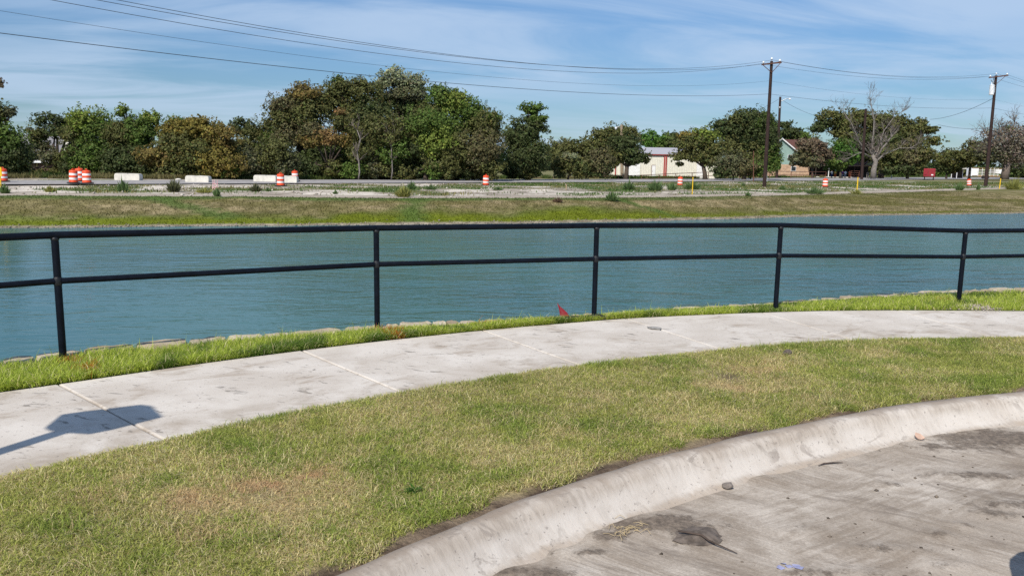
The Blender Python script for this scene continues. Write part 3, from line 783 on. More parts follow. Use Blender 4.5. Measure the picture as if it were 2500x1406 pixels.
X = U * Tn[0] + (SHU + Wd) * Nn[0]; Y = U * Tn[1] + (SHU + Wd) * Nn[1]
Z = ground(X, Y)
def bank_cols(X, Y, U, Wd):
    bw = bankw(U); v = Wd / bw
    n1_ = fbm(X * 0.28, Y * 0.28, 131, 4); n2_ = fbm(X * 1.3, Y * 1.3, 133, 4); n3 = fbm(U * 0.16, Wd * 0.9, 135, 4)
    fine = fbm(X * 4.0, Y * 4.0, 137, 3)
    # grass on the slope: lime by the water, dry brown halfway up, darker green along the top
    lime = np.array([0.125, 0.150, 0.010]); tan = np.array([0.142, 0.122, 0.050]); tan2 = np.array([0.29, 0.235, 0.130]); top = np.array([0.085, 0.120, 0.032])
    olive = np.array([0.120, 0.112, 0.030])
    c = mixc3(tan, tan2, sstep(0.35, 0.7, n2_ * 0.6 + fine * 0.4))
    vv = Wd + 2.6 * (n1_ - 0.5) + 1.0 * (n2_ - 0.5)
    right = sstep(22, 48, U)
    c = mixc3(c, np.array([0.075, 0.115, 0.020]), (1 - sstep(1.6, 3.4, vv)) * 0.8 * (1 - right))
    limeh = 1.75 - 0.75 * right
    c = mixc3(c, olive, sstep(0.44, 0.62, n3) * (0.48 + 0.42 * right))
    c = mixc3(c, mixc3(lime, olive * 1.15, right * 0.65), 1 - sstep(limeh * 0.65, limeh * 1.6, vv))
    c = mixc3(c, top, sstep(0.80, 0.93, v + 0.18 * (n1_ - 0.5)) * (1 - sstep(1.0, 1.06, v)) * (1 - 0.7 * right))
    # green seams running down the slope (seeded drain lines)
    for (x0, y0, x1, y1, wdt) in ((-19.5, 42.1, -13.8, 38.5, 0.85), (-5.4, 44.2, -5.0, 40.2, 0.9), (6.5, 49.0, 9.2, 46.6, 0.55)):
        d_ = np.array([x1 - x0, y1 - y0]); l_ = np.linalg.norm(d_); d_ /= l_
        tt = np.clip((X - x0) * d_[0] + (Y - y0) * d_[1], 0, l_)
        dist = np.hypot(X - x0 - d_[0] * tt, Y - y0 - d_[1] * tt) + 0.8 * (n2_ - 0.5)
        c = mixc3(c, np.array([0.075, 0.125, 0.026]), (1 - sstep(wdt * 0.2, wdt * 1.1, dist + 0.9 * (fine - 0.5))) * 0.75)
    # gravel at the water line
    gr = mixc3(np.array([0.17, 0.145, 0.10]), np.array([0.34, 0.29, 0.22]), sstep(0.3, 0.7, fine))
    c = mixc3(c, gr, 1 - sstep(0.32, 0.62 + 0.4 * right, Wd + 0.5 * (n2_ - 0.5)))
    # above the bank: rubble, caliche, weeds, a two-rut track
    o = Wd - bw
    rub = mixc3(np.array([0.22, 0.185, 0.145]), np.array([0.36, 0.315, 0.26]), sstep(0.3, 0.7, n2_))
    white = np.array([0.60, 0.54, 0.46])
    rub = mixc3(rub, white, sstep(0.46, 0.60, fbm(X * 0.5, Y * 0.35, 141, 4)) * sstep(2.5, 5, o) * 0.85)
    weed = mixc3(np.array([0.13, 0.135, 0.05]), np.array([0.10, 0.15, 0.04]), n1_)
    rub = mixc3(rub, weed, sstep(0.50, 0.64, fbm(X * 0.22, Y * 0.22, 143, 4) + 0.14 * sstep(5, 45, U)) * sstep(3.0, 4.5, o) * 0.85)
    track = mixc3(np.array([0.30, 0.25, 0.20]), np.array([0.42, 0.365, 0.30]), sstep(0.3, 0.7, fine))
    rub = mixc3(rub, track, (1 - sstep(2.2, 3.8, o + 1.2 * (n1_ - 0.5))) * 0.9)
    far = mixc3(np.array([0.13, 0.135, 0.05]), np.array([0.20, 0.175, 0.085]), n1_)
    rub = mixc3(rub, far, sstep(36, 60, o))
    c = mixc3(c, rub, sstep(0.0, 0.7, o + 0.8 * (n2_ - 0.5)))
    return c
cols = bank_cols(X, Y, U, Wd)
idx = np.arange(X.size).reshape(X.shape)
Q = np.stack([idx[:-1, :-1], idx[:-1, 1:], idx[1:, 1:], idx[1:, :-1]], -1).reshape(-1, 4)
gro = link('ground', np_mesh('ground', np.stack([X, Y, Z], -1).reshape(-1, 3), Q, cols.reshape(-1, 3), True), M_EARTH)
tag(gro, kind='structure')

wv = []
Rl = resample(WALL, 60)
wpl = np.array([(-260, -60, -1.2), (Rl[0][0] - 200, Rl[0][1] - 180, -1.2)])
# water sheet: from the near wall (a hand's breadth inside it) to just under the far bank
near = np.vstack([Rl[0] + (Rl[0] - Rl[1]) / np.linalg.norm(Rl[0] - Rl[1]) * 160, Rl, Rl[-1] + (Rl[-1] - Rl[-2]) / np.linalg.norm(Rl[-1] - Rl[-2]) * 260])
farp = []
for i, q in enumerate(np.linspace(-190, 330, len(near))):
    w0 = shore(np.array([q]))[0] + 2.0
    farp.append(q * Tn + w0 * Nn)
farp = np.array(farp)
tt = np.linspace(0, 1, 14)[:, None, None]
g = near[None] * (1 - tt) + farp[None] * tt
V = np.concatenate([g, np.full(g.shape[:2] + (1,), -1.2)], -1)
idx = np.arange(V.shape[0] * V.shape[1]).reshape(V.shape[:2])
Q = np.stack([idx[:-1, :-1], idx[:-1, 1:], idx[1:, 1:], idx[1:, :-1]], -1).reshape(-1, 4)
water = link('water', np_mesh('water', V.reshape(-1, 3), Q, None, True), M_WATER)
tag(water, kind='structure')

# road beyond the rubble
RN_ = extend([(-34.17, 54.9), (-21.76, 65.7), (-0.18, 85.95), (17.72, 103.0), (53.17, 141.08), (126.36, 218.4)], 160, 500)
RF_ = extend([(-40.7, 63.0), (-25.91, 78.27), (-0.22, 104.0), (22.68, 127.0), (72.49, 190.0), (179.12, 309.74)], 160, 500)
V, Q, par = loft([RN_, RF_], [0, 0], 200, [6])
V[..., 2] = -0.075 + 0.05 * np.sin(np.clip(par, 0, 1) * np.pi)
road = link('road', np_mesh('road', V.reshape(-1, 3), Q, None, True), M_ASPHALT)
tag(road, kind='structure')

# stuff on the far side: stones at the water line, rubble, weeds, bank grass
def scatter_rocks(name, X, Y, size, colsA, label, seed):
    r = np.random.default_rng(seed); n = len(X)
    base = np.array([(1, 0, 0), (-1, 0, 0), (0, 1, 0), (0, -1, 0), (0, 0, 0.8), (0, 0, -0.6)], float)
    fc = np.array([(0, 2, 4), (2, 1, 4), (1, 3, 4), (3, 0, 4), (2, 0, 5), (1, 2, 5), (3, 1, 5), (0, 3, 5)])
    V = base[None] * size[:, None, None] * r.uniform(0.6, 1.3, (n, 6, 1)) * np.array([1, 1, 0.75])
    a = r.uniform(0, 6.28, n); ca, sa = np.cos(a)[:, None], np.sin(a)[:, None]
    V = np.stack([V[..., 0] * ca - V[..., 1] * sa, V[..., 0] * sa + V[..., 1] * ca, V[..., 2]], -1)
    V += np.stack([X, Y, ground(X, Y) + size * 0.25], 1)[:, None]
    Fc = (np.arange(n)[:, None, None] * 6 + fc[None]).reshape(-1, 3)
    o = link(name, np_mesh(name, V.reshape(-1, 3), Fc, np.repeat(colsA, 6, 0)), M_STONEV)
    return tag(o, label, 'stones', kind='stuff')
M_STONEV = m_vcol('loose_stone', 0.95, 0, 0.2, 6.0)
rng = np.random.default_rng(77)
u = rng.uniform(-40, 75, 5200); w = rng.normal(0.12, 0.26, 5200); P2 = (u[:, None] * Tn + (shore(u) + w)[:, None] * Nn)
scatter_rocks('shoreline_gravel', P2[:, 0], P2[:, 1], rng.uniform(0.02, 0.06, 5200) * rng.uniform(0.6, 1.3, 5200), mixc3(np.array([0.15, 0.125, 0.095]), np.array([0.36, 0.31, 0.25]), rng.uniform(0, 1, 5200)), 'pale pebbles in a line along the far water edge', 1)
n = 9000
u = rng.uniform(-45, 130, n); o_ = rng.uniform(0, 1, n) ** 0.8 * 34 + 0.2; u += 0
w = shore(u) + bankw(u) + o_
P2 = u[:, None] * Tn + w[:, None] * Nn
k = (fbm(P2[:, 0] * 0.5, P2[:, 1] * 0.35, 141, 4) > 0.49) | (rng.uniform(0, 1, n) < 0.22); P2 = P2[k]; n = len(P2)
scatter_rocks('rubble', P2[:, 0], P2[:, 1], 0.03 + 0.10 * rng.uniform(0, 1, n) ** 4, mixc3(np.array([0.24, 0.205, 0.165]), np.array([0.60, 0.55, 0.48]), rng.uniform(0, 1, n)), 'whitish broken limestone rubble strewn between bank and road', 2)

def far_blades(name, P2, hg, wd, cols, label, cat, seed, lean=0.45):
    P3 = np.c_[P2, ground(P2[:, 0], P2[:, 1]) - 0.01]
    Vv, Fc, cc = blades(P3, hg, wd, cols, lean, seed)
    return tag(link(name, np_mesh(name, Vv, Fc, cc), M_BLADE), label, cat, kind='stuff')
# bank grass, coloured by the same map as its soil
n = 90000
u = rng.uniform(-44, 72, n) ; w = rng.uniform(0.45, 1, n) * 0 + rng.uniform(0, 1, n)
bw = bankw(u); w = 0.5 + w * (bw - 0.3); P2 = u[:, None] * Tn + (shore(u) + w)[:, None] * Nn
kk = in_view(np.c_[P2, np.full(n, -0.6)], 150); P2, u, w = P2[kk], u[kk], w[kk]
c = bank_cols(P2[:, 0], P2[:, 1], u, w) * rng.uniform(0.85, 1.35, (len(u), 1))
far_blades('bank_grass', P2, rng.uniform(0.03, 0.10, len(u)), rng.uniform(0.02, 0.05, len(u)), c, 'thin lime and dry tan grass covering the far pond bank', 'grass', 21, 0.6)
# low weeds in drifts between the track and the road
n = 150000
u = rng.uniform(-45, 150, n); o_ = 2.4 + rng.uniform(0, 1, n) * 32
P2 = u[:, None] * Tn + (shore(u) + bankw(u) + o_)[:, None] * Nn
dens = sstep(0.50, 0.64, fbm(P2[:, 0] * 0.22, P2[:, 1] * 0.22, 143, 4) + 0.14 * sstep(5, 45, u)) + 0.35 * sstep(0.55, 0.7, fbm(P2[:, 0] * 0.9, P2[:, 1] * 0.9, 151, 3))
kk = (rng.uniform(0, 1, n) < dens * 0.75 * sstep(2.2, 4, o_)) & in_view(np.c_[P2, np.full(n, 0.0)], 150)
# keep weeds off the road
def road_side(Px, Py):
    d = np.array([0.695, 0.719]); nn = np.array([-d[1], d[0]]); return (Px + 0.18) * nn[0] + (Py - 85.95) * nn[1]
kk &= road_side(P2[:, 0], P2[:, 1]) < -0.9
P2 = P2[kk]; n = len(P2)
tone = fbm(P2[:, 0] * 0.35, P2[:, 1] * 0.35, 153, 3)
c = mixc3(np.array([0.085, 0.155, 0.035]), np.array([0.24, 0.215, 0.085]), sstep(0.4, 0.62, tone)) * rng.uniform(0.7, 1.35, (n, 1))
hg = rng.uniform(0.06, 0.22, n) * (0.5 + fbm(P2[:, 0] * 0.7, P2[:, 1] * 0.7, 157, 3)) * (1 + 0.9 * sstep(55, 95, P2[:, 0]))
far_blades('roadside_weeds', P2, hg, rng.uniform(0.03, 0.07, n), c, 'low green and yellowed weeds in drifts on the rubble before the road', 'weeds', 23, 0.5)

# ------------------------------------------------------------------ railing along the pond
POSTS = []
for (bx, by), (tx, ty) in (((155, 885), (137, 574)), ((921, 803), (921, 557)), ((1450, 777), (1458, 551)), ((1893, 757), (1910, 550)), ((2340, 740), (2360, 564))):
    b = at(bx, by, 0.0); lo, hi = 0.8, 1.25
    for _ in range(40):
        mid_ = (lo + hi) / 2
        if proj(b + np.array([0, 0, mid_]))[1] > ty: lo = mid_
        else: hi = mid_
    POSTS.append((b[0], b[1], lo))
d = np.array(POSTS[0][:2]) - np.array(POSTS[1][:2]); d2 = d @ np.array([[math.cos(.16), math.sin(.16)], [-math.sin(.16), math.cos(.16)]])
POSTS.insert(0, (POSTS[0][0] + d2[0], POSTS[0][1] + d2[1], POSTS[0][2]))
d = np.array(POSTS[-1][:2]) - np.array(POSTS[-2][:2])
POSTS.append((POSTS[-1][0] + d[0], POSTS[-1][1] + d[1] * 0.95, POSTS[-1][2]))
POSTS.append((POSTS[-1][0] + d[0], POSTS[-1][1] + d[1] * 0.9, POSTS[-1][2]))
rail = empty('railing', (0, 0, 0), 'black pipe railing with a top and a middle rail along the pond', 'railing')
PR, RR = 0.030, 0.0285
for (x, y, h) in POSTS:
    MB().tube([(x, y, -0.25), (x, y, h - 0.01)], PR, 20).build('post', M_BLACK, rail, True, 40)
    w = MB()
    w2_ = MB(); w2_.lathe([(PR + 0.0005, h - 0.045), (PR + 0.005, h - 0.036), (PR + 0.0045, h - 0.026), (PR, h - 0.02)], 18, (x, y, 0), False); w2_.build('weld', M_WELD, rail, True)
    w.lathe([(PR + 0.0005, 0.645 * h - 0.036), (PR + 0.004, 0.645 * h - 0.03), (PR + 0.004, 0.645 * h + 0.03), (PR + 0.0005, 0.645 * h + 0.036)], 18, (x, y, 0), False)
    w.build('weld', M_WELD, rail, True)
for a, b in zip(POSTS[:-1], POSTS[1:]):
    A, B = Vector(a), Vector(b); dxy = (B - A).normalized()
    A2, B2 = A + dxy * 0.001, B - dxy * 0.001
    MB().tube([A2, B2], RR + 0.002, 18).build('top_rail', M_BLACK, rail, True, 40)
    A3, B3 = Vector((a[0], a[1], a[2] * 0.645)), Vector((b[0], b[1], b[2] * 0.645)); d3 = (B3 - A3).normalized()
    MB().tube([A3 + d3 * 0.026, B3 - d3 * 0.026], RR * 0.93, 18).build('mid_rail', M_BLACK, rail, True, 40)

# ------------------------------------------------------------------ small things on the near ground
def lump(name, c, sz, mat, label, cat, seed=0, rz=0.0, flat=1.0, sub=2):
    import bmesh
    bm = bmesh.new(); bmesh.ops.create_icosphere(bm, subdivisions=sub, radius=1.0)
    r = random.Random(seed)
    o1, o2 = r.uniform(0, 50), r.uniform(0, 50)
    for v in bm.verts:
        q = v.co
        nse = float(vnoise(np.array([q.x * 1.7 + o1]), np.array([q.y * 1.7 + q.z * 2.3 + o2]), seed)[0]) - 0.5
        nse2 = float(vnoise(np.array([q.x * 4.1 + o2]), np.array([q.y * 4.1 - q.z * 3.3 + o1]), seed + 3)[0]) - 0.5
        v.co = Vector((q.x * sz[0], q.y * sz[1], max(q.z, -0.5) * sz[2])) * (1 + 0.55 * nse + 0.28 * nse2)
    me = bpy.data.meshes.new(name); bm.to_mesh(me); bm.free()
    o = link(name, me, mat); o.location = c; o.rotation_euler = (0, 0, rz)
    return tag(o, label, cat)
p = at(1776, 1190, -0.16); lump('rock', (p[0], p[1], -0.150), (0.036, 0.026, 0.024), M_ROCK, 'fist sized grey rock lying in the gutter below the kerb', 'rock', 3, 0.3)
p = at(1597, 803, 0.0); lump('flat_stone', (p[0], p[1], 0.012), (0.085, 0.05, 0.014), M_SLATE, 'flat grey stone lying on the pale sidewalk', 'stone', 5, -0.6)
p = at(1922, 870, 0.0); lump('mud_clod', (p[0], p[1], 0.035), (0.05, 0.034, 0.03), M_SOIL, 'black clod of mud on the lawn near the sidewalk', 'clod', 8, 0.4)
p = at(2385, 752, 0.0)
# gravel spill by the right post
rr = np.random.default_rng(9); n = 260
gx = rr.normal(p[0], 0.17, n); gy = rr.normal(p[1], 0.12, n)
def near_rocks(name, gx, gy, size, z0, colsA, label, seed, cat='gravel'):
    r = np.random.default_rng(seed); n = len(gx)
    base = np.array([(1, 0, 0), (-1, 0, 0), (0, 1, 0), (0, -1, 0), (0, 0, 0.8), (0, 0, -0.6)], float)
    fc = np.array([(0, 2, 4), (2, 1, 4), (1, 3, 4), (3, 0, 4), (2, 0, 5), (1, 2, 5), (3, 1, 5), (0, 3, 5)])
    V = base[None] * size[:, None, None] * r.uniform(0.6, 1.3, (n, 6, 1)) * np.array([1, 1, 0.75])
    a = r.uniform(0, 6.28, n); ca, sa = np.cos(a)[:, None], np.sin(a)[:, None]
    V = np.stack([V[..., 0] * ca - V[..., 1] * sa, V[..., 0] * sa + V[..., 1] * ca, V[..., 2]], -1)
    V += np.stack([gx, gy, z0 + size * 0.35], 1)[:, None]
    Fc = (np.arange(n)[:, None, None] * 6 + fc[None]).reshape(-1, 3)
    return tag(link(name, np_mesh(name, V.reshape(-1, 3), Fc, np.repeat(colsA, 6, 0)), M_STONEV), label, cat, kind='stuff')
near_rocks('gravel_spill', gx, gy, rr.uniform(0.006, 0.02, n), np.full(n, 0.012), mixc3(np.array([0.24, 0.20, 0.165]), np.array([0.48, 0.42, 0.36]), rr.uniform(0, 1, n)), 'grey brown gravel spilled beside the rightmost railing post', 1)
# soil crumbs on the street
n = 5200
gx = rr.uniform(-0.3, 4.6, n); gy = rr.uniform(2.6, 6.2, n)
i_ = np.array([np.argmin((GUT[:, 0] - a) ** 2 + (GUT[:, 1] - b) ** 2) for a, b in zip(gx, gy)])
inside = ((gx - GUT[i_, 0]) * nrm[i_, 0] + (gy - GUT[i_, 1]) * nrm[i_, 1]) > 0.01
k = inside & (rr.uniform(0, 1, n) < 0.10 + 0.9 * street_soil(gx, gy))
gx, gy = gx[k], gy[k]; n = len(gx)
sz_ = 0.0028 + 0.015 * rr.uniform(0, 1, n) ** 4
near_rocks('soil_crumbs', gx, gy, sz_, np.full(n, -0.172) - 0.0, mixc3(np.array([0.055, 0.044, 0.036]), np.array([0.23, 0.19, 0.15]), rr.uniform(0, 1, n) ** 1.6), 'scattered crumbs of dark clay on the muddy street', 2, 'soil')
p = at(1705, 1308, -0.16); lump('soil_mound', (p[0], p[1], -0.168), (0.13, 0.10, 0.035), M_SOIL, 'small dark mound of wet clay on the street under a twig', 'soil', 12, 0.3, 1, 3)
q = [at(a, b, -0.15) for a, b in ((1655, 1304), (1680, 1310), (1712, 1316), (1730, 1325), (1765, 1334), (1800, 1345))]
mb = MB().tube([(v[0], v[1], z) for v, z in zip(q, (-0.13, -0.125, -0.125, -0.135, -0.15, -0.16))], [0.004, 0.006, 0.006, 0.005, 0.0035, 0.002], 6)
tag(mb.build('twig', M_STICK), 'long thin dark twig lying across the clay mound', 'twig')
q = [at(a, b, -0.15) for a, b in ((1998, 1134), (2012, 1129), (2035, 1127), (2058, 1127))]
tag(MB().tube([(v[0], v[1], -0.155) for v in q], [0.002, 0.005, 0.005, 0.002], 6).build('twig', M_STICK), 'short curved twig in the gutter at the foot of the kerb', 'twig')
# straw bits beside the gutter soil
rs = random.Random(4)
mb = MB()
for i in range(34):
    c_ = at(rs.gauss(1530, 24), rs.gauss(1288, 12), -0.15); a = rs.uniform(0, 3.14); l = rs.uniform(0.012, 0.035)
    mb.tube([(c_[0] - math.cos(a) * l, c_[1] - math.sin(a) * l, -0.148), (c_[0], c_[1], -0.142 + rs.uniform(-.008, .012)), (c_[0] + math.cos(a + .3) * l, c_[1] + math.sin(a + .3) * l, -0.15)], 0.0014, 4)
tag(mb.build('dry_straw', M_STRAW), 'wisps of dry straw on the dark soil in the gutter', 'straw', kind='stuff')
# fragments
c_ = at(2247, 1072, -0.155)
mb = MB(); mb.add([(c_[0] + a, c_[1] + b, -0.150 + z) for a, b, z in ((-0.045, 0.02, 0.02), (-0.03, 0.05, 0.035), (0.01, 0.03, 0.03), (0.04, -0.01, 0.01), (0.0, -0.025, 0.002), (-0.03, -0.01, 0.004))] + [(c_[0] + a * .9, c_[1] + b * .9, -0.154 + z * .6) for a, b, z in ((-0.045, 0.02, 0.02), (-0.03, 0.05, 0.035), (0.01, 0.03, 0.03), (0.04, -0.01, 0.01), (0.0, -0.025, 0.002), (-0.03, -0.01, 0.004))],
    [(0, 1, 2, 3, 4, 5), (11, 10, 9, 8, 7, 6)] + [(i, (i + 1) % 6, 6 + (i + 1) % 6, 6 + i) for i in range(6)])
_o = mb.build('litter_scrap', M_TAN); _o.scale = (.75, .75, 1); _o.location = (c_[0] * .25, c_[1] * .25, 0)
tag(_o, 'curled orange tan scrap leaning at the foot of the kerb', 'litter')
c_ = at(1925, 1382, -0.17)
mb = MB()
for i in range(9):
    a, b = rs.uniform(-.05, .05), rs.uniform(-.03, .03); l = rs.uniform(.012, .03); an = rs.uniform(0, 3.1)
    pts = [(c_[0] + a + l * math.cos(an + t), c_[1] + b + 0.6 * l * math.sin(an + t), -0.168 + rs.uniform(0.0, 0.012)) for t in (0, 1.5, 3.1, 4.6)]
    n0 = len(mb.v); mb.add(pts, [(0, 1, 2), (0, 2, 3)])
tag(mb.build('litter_film', M_BLUE), 'shredded blue plastic film flattened on the muddy street', 'litter')
# weed on the lawn
def leafy(name, c, n, ln, wd, col, label, cat, seed, spread=1.0, upright=0.4):
    r = np.random.default_rng(seed); V = []; Fq = []; cc = []
    for i in range(n):
        a = r.uniform(0, 6.28); e = np.clip(r.normal(upright, 0.25), 0.05, 1.45); l = ln * r.uniform(0.55, 1.1); w = wd * r.uniform(0.7, 1.1)
        d = np.array([math.cos(a) * math.cos(e), math.sin(a) * math.cos(e), math.sin(e)]); s_ = np.array([-math.sin(a), math.cos(a), 0])
        o = np.array(c) + np.array([r.normal(0, 0.06), r.normal(0, 0.06), 0]) * spread * ln
        b = len(V)
        for t, ww, dr in ((0, .35, 0), (.35, 1, .02), (.7, .75, .12), (1, .05, .3)):
            q = o + d * l * t - np.array([0, 0, dr * l])
            V += [q - s_ * w * ww / 2, q + s_ * w * ww / 2]
        Fq += [(b, b + 1, b + 3, b + 2), (b + 2, b + 3, b + 5, b + 4), (b + 4, b + 5, b + 7, b + 6)]
        cc += [np.array(col) * r.uniform(0.7, 1.3)] * 8
    o = link(name, np_mesh(name, np.array(V), np.array(Fq), np.array(cc)), M_BLADE)
    return tag(o, label, cat)
p = at(1012, 1198, 0.0); leafy('lawn_weed', (p[0], p[1], 0.0), 24, 0.085, 0.011, (0.07, 0.19, 0.028), 'broad bladed bright green weed tuft in the lawn', 'weed', 3, 1.2, 0.55)
p = at(2240, 545, 0)  # (sanity point; nothing built here)

# fallen straw strands lying on the lawn
mb = MB()
for i in range(60):
    c_ = at(rs.uniform(20, 2400), rs.uniform(900, 1390), 0.03)
    if not (-3.5 < c_[0] < 5): continue
    j = near_i(RN, c_[:2]); kk_ = int(np.argmin(((Rb - c_[:2]) ** 2).sum(1)))
    if (c_[1] > RN[j][1] - 0.1) or ((c_[:2] - Rb[kk_]) @ nrm[kk_] > -0.12): continue
    a = rs.uniform(0, 3.14); l = rs.uniform(0.015, 0.045)
    mb.tube([(c_[0] - math.cos(a) * l, c_[1] - math.sin(a) * l, 0.03), (c_[0], c_[1], 0.05 + rs.uniform(0, .01)), (c_[0] + math.cos(a + .4) * l, c_[1] + math.sin(a + .4) * l, 0.032)], 0.0014, 4)
tag(mb.build('straw_strands', M_STRAW), 'loose pale straw strands lying on top of the lawn', 'straw', kind='stuff')

# survey flag by the wall
p = at(1392, 782, 0.0)
flag = empty('marker_flag', (p[0], p[1], 0), 'small red marker flag bent over in the grass by the pond wall', 'flag')
A = np.array([0.0, 0.0, 0.0]); 
MB().tube([(0.02, 0, -0.05), (0.0, 0.0, 0.02), (-0.07, 0.02, 0.085), (-0.11, 0.03, 0.13)], 0.0016, 6).build('stake_wire', M_GALV, flag)
g0 = [(-0.112, 0.03, 0.135), (-0.09, 0.025, 0.105), (-0.065, 0.02, 0.085), (-0.03, 0.012, 0.055), (0.0, 0.0, 0.01), (-0.018, -0.012, -0.002), (-0.055, -0.004, 0.012), (-0.088, 0.006, 0.03), (-0.095, 0.014, 0.075)]
mb = MB(); mb.add([(a, b, z + .015) for a, b, z in g0] + [(a + .001, b + .002, z + .015) for a, b, z in g0], [tuple(range(9)), tuple(range(17, 8, -1))] + [(i, (i + 1) % 9, 9 + (i + 1) % 9, 9 + i) for i in range(9)])
mb.build('pennant', M_FLAG, flag); flag.scale = (1.35, 1.35, 1.3)
# fabric edge showing along the wall
rows = []
for (px, py) in ((1378, 777), (1400, 775.5), (1425, 773.5), (1447, 771.5), (1465, 771), (1476, 772)):
    q = at(px, py, 0.04); rows.append(q)
mb = MB()
m_ = len(rows)
vs = []
for i, q in enumerate(rows):
    nn = np.array([-0.35, 0.93, 0]); hh = 0.012 + 0.006 * math.sin(i * 2.1)
    for (o_, z) in ((-0.03, -0.03), (-0.02, hh), (0.015, hh + 0.004), (0.05, -0.01)):
        vs.append(tuple(q + nn * o_ + np.array([0, 0, z])))
mb.add(vs, [(i * 4 + j, i * 4 + 4 + j, i * 4 + 5 + j, i * 4 + 1 + j) for i in range(m_ - 1) for j in range(3)])
tag(mb.build('landscape_fabric', M_FABRIC), 'black landscape fabric edge showing on the pond wall beside the middle post', 'fabric')

# unseen street sign left of frame, plate shaped to cast the sidewalk shadow
SH_ = [(-3.07, 5.02), (-3.12, 5.30), (-3.02, 5.37), (-2.69, 5.555), (-2.60, 5.53), (-2.41, 5.28), (-2.62, 5.00), (-2.72, 4.91), (-2.90, 4.93), (-3.02, 4.97)]
hn = Vector((sdir.x, sdir.y, 0)).normalized(); hs_ = Vector((-hn.y, hn.x, 0)); cot = math.hypot(sdir.x, sdir.y) / sdir.z
zc_ = 2.75; sb = Vector((-2.78, 5.19, 0)) + hn * (zc_ * cot)
sg = empty('street_sign', (sb.x, sb.y, -0.02), 'aluminium sign plate with cut corners on a steel post beside the sidewalk', 'sign', None, math.atan2(hs_.y, hs_.x))
MB().tube([(-0.03, 0, -0.3), (-0.03, 0, 2.95)], 0.058, 12).build('post', M_GALV, sg)
oc = []
for gx_, gy_ in SH_:
    G_ = Vector((gx_, gy_, 0)); t_ = (sb - G_).dot(hn) / Vector((sdir.x, sdir.y, 0)).dot(hn); q_ = G_ + sdir * t_ - sb
    oc.append((q_.dot(hs_), q_.z + 0.02))
oc = [(a, b) for a, b in oc]
MB().prism(oc, 0.045, 0.05).build('plate', M_ALU, sg)

# ------------------------------------------------------------------ traffic drums
def make_drum(name='traffic_drum'):
    r0 = bpy.data.objects.new(name, None); COL.objects.link(r0)
    def ring(rows): return MB().lathe(rows, 22)
    ring([(0.43, 0.0), (0.44, 0.02), (0.43, 0.075), (0.33, 0.095)]).build('rubber_base', M_RUBBER, r0, True, 35)
    R = 0.290
    zs = [0.09, 0.262, 0.412, 0.575, 0.725]
    body = MB()
    body.lathe([(R + .008, .085), (R + .008, .13), (R, .145), (R - .004, .262)], 22, cap=False)
    body.lathe([(R - .012, .412), (R - .006, .42), (R - .008, .565), (R - .014, .575)], 22, cap=False)
    body.lathe([(R - .022, .725), (R - .014, .735), (R - .018, .86), (R - .035, .90), (R - .10, .935), (0.05, .945), (0.0, .945)], 22, cap=False)
    body.build('body', M_ORANGE, r0, True, 35)
    MB().lathe([(R - .004, .262), (R - .010, .27), (R - .012, .405), (R - .012, .412)], 22, cap=False).build('reflective_band', M_BAND, r0, True, 35)
    MB().lathe([(R - .014, .575), (R - .018, .583), (R - .020, .717), (R - .022, .725)], 22, cap=False).build('reflective_band', M_BAND, r0, True, 35)
    MB().tube([(-.10, 0, .93), (-.09, 0, 1.0), (-.03, 0, 1.035), (.03, 0, 1.035), (.09, 0, 1.0), (.10, 0, .93)], .022, 8).build('handle', M_ORANGE, r0, True)
    return r0
def copy_tree(o):
    c = o.copy(); COL.objects.link(c)
    for ch in o.children:
        q = ch.copy(); COL.objects.link(q); q.parent = c
        for g_ in ch.children:
            h = g_.copy(); COL.objects.link(h); h.parent = q
    return c
drum0 = make_drum()
DR = [(8, 442, 58.5, 1.0, 0, 0, 'orange and white drum cut by the left frame edge behind the yellow marker'),
      (180, 452.5, 57.5, 1.0, .02, .03, 'leftmost orange and white drum of the cluster of three'),
      (196, 447, 62.0, 1.08, -.02, 0, 'orange and white drum at the back of the cluster of three'),
      (213, 453.5, 57.0, 1.0, 0, .02, 'rightmost orange and white drum of the cluster of three'),
      (685.5, 454.5, 62.0, 1.0, -.02, 0, 'orange and white drum standing in front of two concrete blocks'),
      (721, 447, 73.5, 1.0, .02, .03, 'orange and white drum half hidden behind a concrete block'),
      (1186, 454, 73.0, .97, 0, .03, 'lone orange and white drum before the big tree grove'),
      (1660, 453, 86.0, .96, .02, .02, 'orange and white drum in front of the cream warehouse'),
      (2014, 457, 89.0, .98, 0, .035, 'tilted orange and white drum in weeds before the house'),
      (2366, 454.5, 112.0, .98, -.02, .12, 'leaning orange and white drum beside the rightmost utility pole')]
for i, (px, py, dd_, sc_, rx, ry, lab) in enumerate(DR):
    o = drum0 if i == 0 else copy_tree(drum0)
    q = atd(px, py, dd_); o.location = (q[0], q[1], min(float(ground(q[0], q[1])) + 0.0, q[2] + .1) if False else float(ground(q[0], q[1])) + 0.005)
    if road_side(q[0], q[1]) > 0: o.location.z = -0.03
    o.scale = (sc_,) * 3; o.rotation_euler = (rx, ry, i * 0.9)
    tag(o, lab, 'traffic drum', 'orange and white traffic drums along the road')
# extra drum added outside the frame on the right to throw the corner shadow
o = copy_tree(drum0); o.location = (2.40, 2.87, -0.185); o.rotation_euler = (0, 0, .4); o.scale = (1, 1, 1.0)
tag(o, 'orange and white drum standing on the near street past the right frame edge', 'traffic drum', 'orange and white traffic drums along the road')

